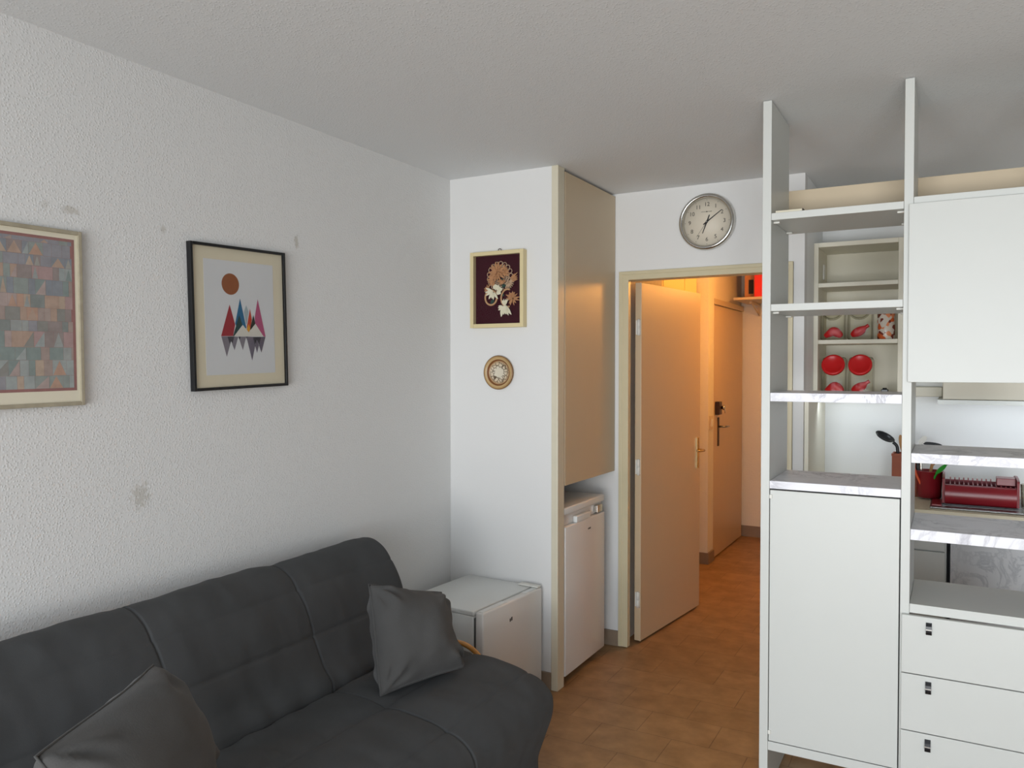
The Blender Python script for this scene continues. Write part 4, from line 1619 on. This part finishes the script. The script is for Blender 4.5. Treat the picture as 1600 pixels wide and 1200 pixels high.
stick('knife', 'black handled knife standing in the red utensil pot', 'knife', [(PX - 0.046, PY + 0.006, PZ + 0.03), (PX - 0.050, PY + 0.012, PZ + 0.14), (PX - 0.052, PY + 0.012, PZ + 0.20)], 0.009, M['black_plastic'])
stick('serving_spoon', 'orange handled spoon leaning left out of the red utensil pot', 'spoon', [(PX - 0.02, PY - 0.03, PZ + 0.03), (PX - 0.058, PY - 0.045, PZ + 0.12), (PX - 0.075, PY - 0.05, PZ + 0.175), (PX - 0.092, PY - 0.05, PZ + 0.195)], 0.006, M['orange_plastic'])

# wooden utensil holder
uh = empty('utensil_holder', (-0.203, 4.50, 0.897))
tag(uh, 'square red brown wooden utensil holder on the kitchen worktop', 'utensil holder')
t_ = MB()
for (a, b, c_, d_) in ((-0.062, 0.062, -0.055, -0.047), (-0.062, 0.062, 0.047, 0.055), (-0.062, -0.054, -0.0468, 0.0468), (0.054, 0.062, -0.0468, 0.0468)):
    t_.box(a, b, c_, d_, 0.0005, 0.213, 0.0015)
t_.box(-0.053, 0.053, -0.046, 0.046, 0.0005, 0.01)
t_.build('box', M['terracotta'], uh)
t_ = MB()
t_.box(-0.064, 0.064, -0.057, -0.0552, 0.200, 0.2135, 0.0005)
t_.build('rim', M['terracotta'], uh)
UX, UY, UZ = -0.203, 4.50, 0.897
# black ladle: bowl tipped towards the left
ld = empty('ladle', (UX, UY, UZ))
tag(ld, 'black plastic ladle leaning left out of the wooden utensil holder', 'ladle')
t_ = MB()
t_.tube(catmull([Vector((0.0, 0, 0.03)), Vector((-0.035, 0, 0.20)), Vector((-0.042, 0, 0.245)), Vector((-0.06, 0, 0.265))], 5), 0.008, 10)
t_.build('handle', M['black_plastic'], ld)
t_ = MB()
rot = Matrix.Translation((-0.098, -0.005, 0.292)) @ Matrix.Rotation(math.radians(28), 4, 'Y') @ Matrix.Rotation(math.radians(24), 4, 'X') @ Matrix.Diagonal((1.35, 1.0, 1.0, 1.0))
t_.lathe([(0.0, -0.014), (0.018, -0.012), (0.032, -0.004), (0.037, 0.004), (0.034, 0.004), (0.028, -0.002), (0.016, -0.009), (0.0, -0.011)], mtx=rot, seg=30)
t_.build('bowl', M['black_plastic'], ld)
stick('wooden_spoon', 'pale wooden spoon beside the black ladle in the wooden holder', 'spoon', [(UX + 0.01, UY, UZ + 0.03), (UX - 0.012, UY - 0.01, UZ + 0.21), (UX - 0.02, UY - 0.012, UZ + 0.27)], 0.008, M['wood'],
      ((UX - 0.017, UY - 0.012, UZ + 0.255), (-0.012, 0, 0.06), 0.013, 0.052, 0.006))
stick('wooden_spoon', 'dark round headed wooden spoon rising highest from the wooden holder', 'spoon', [(UX + 0.02, UY + 0.01, UZ + 0.03), (UX + 0.016, UY + 0.012, UZ + 0.22), (UX + 0.012, UY + 0.012, UZ + 0.28)], 0.007, M['dark_wood'],
      ((UX + 0.014, UY + 0.012, UZ + 0.283), (0.0, 0, 0.05), 0.026, 0.052, 0.008))
stick('spoon', 'white plastic spoon leaning right out of the wooden holder', 'spoon', [(UX + 0.035, UY - 0.01, UZ + 0.03), (UX + 0.045, UY - 0.012, UZ + 0.21), (UX + 0.072, UY - 0.012, UZ + 0.275)], 0.005, M['white_plastic'],
      ((UX + 0.076, UY - 0.012, UZ + 0.283), (0.03, 0, 0.04), 0.014, 0.026, 0.004))
stick('skimmer', 'black skimmer drooping right out of the wooden holder', 'skimmer', [(UX + 0.045, UY + 0.01, UZ + 0.03), (UX + 0.05, UY + 0.012, UZ + 0.21), (UX + 0.075, UY + 0.012, UZ + 0.258)], 0.005, M['black_plastic'],
      ((UX + 0.118, UY + 0.012, UZ + 0.262), (0.06, 0, -0.006), 0.010, 0.045, 0.005))

# drinking glass by the sink
dg_ = MB()
dg_.lathe([(0.0, 0.0), (0.030, 0.0), (0.033, 0.004), (0.037, 0.11), (0.035, 0.11), (0.031, 0.008), (0.0, 0.006)], seg=32)
tag(dg_.build('drinking_glass', M['glass'], None, (0.312, 4.25, 0.9075)), 'clear drinking glass to the right of the red dish rack', 'glass')

# cooker hood and the rail beside it
ch = empty('range_hood', (0.25, YK, 1.36))
tag(ch, 'cream cooker hood with grey underside above the sink', 'cooker hood')
t_ = MB()
t_.box(-0.29, 0.33, -0.40, -0.002, 0.034, 0.24, 0.003)
t_.build('body', M['hood'], ch)
t_ = MB()
t_.prism([(-0.31, -0.42, 0.012), (-0.31, -0.002, 0.0), (-0.31, -0.002, 0.033), (-0.31, -0.42, 0.033)], (0.66, 0, 0))
t_.build('underside', M['hood_lip'], ch)
area('added_hood_fill', (0.27, YK - 0.30, 1.352), (math.radians(35), 0, 0), 0.5, 0.06, 0.62, (0.80, 0.90, 1.0))  # unseen fill light added below the hood to lift the back wall
rl = MB()
rl.box(-0.216, -0.045, YK - 0.05, YK - 0.001, 1.395, 1.445, 0.003)
tag(rl.build('wall_rail', M['hood']), 'short cream box rail on the wall left of the cooker hood', 'rail')
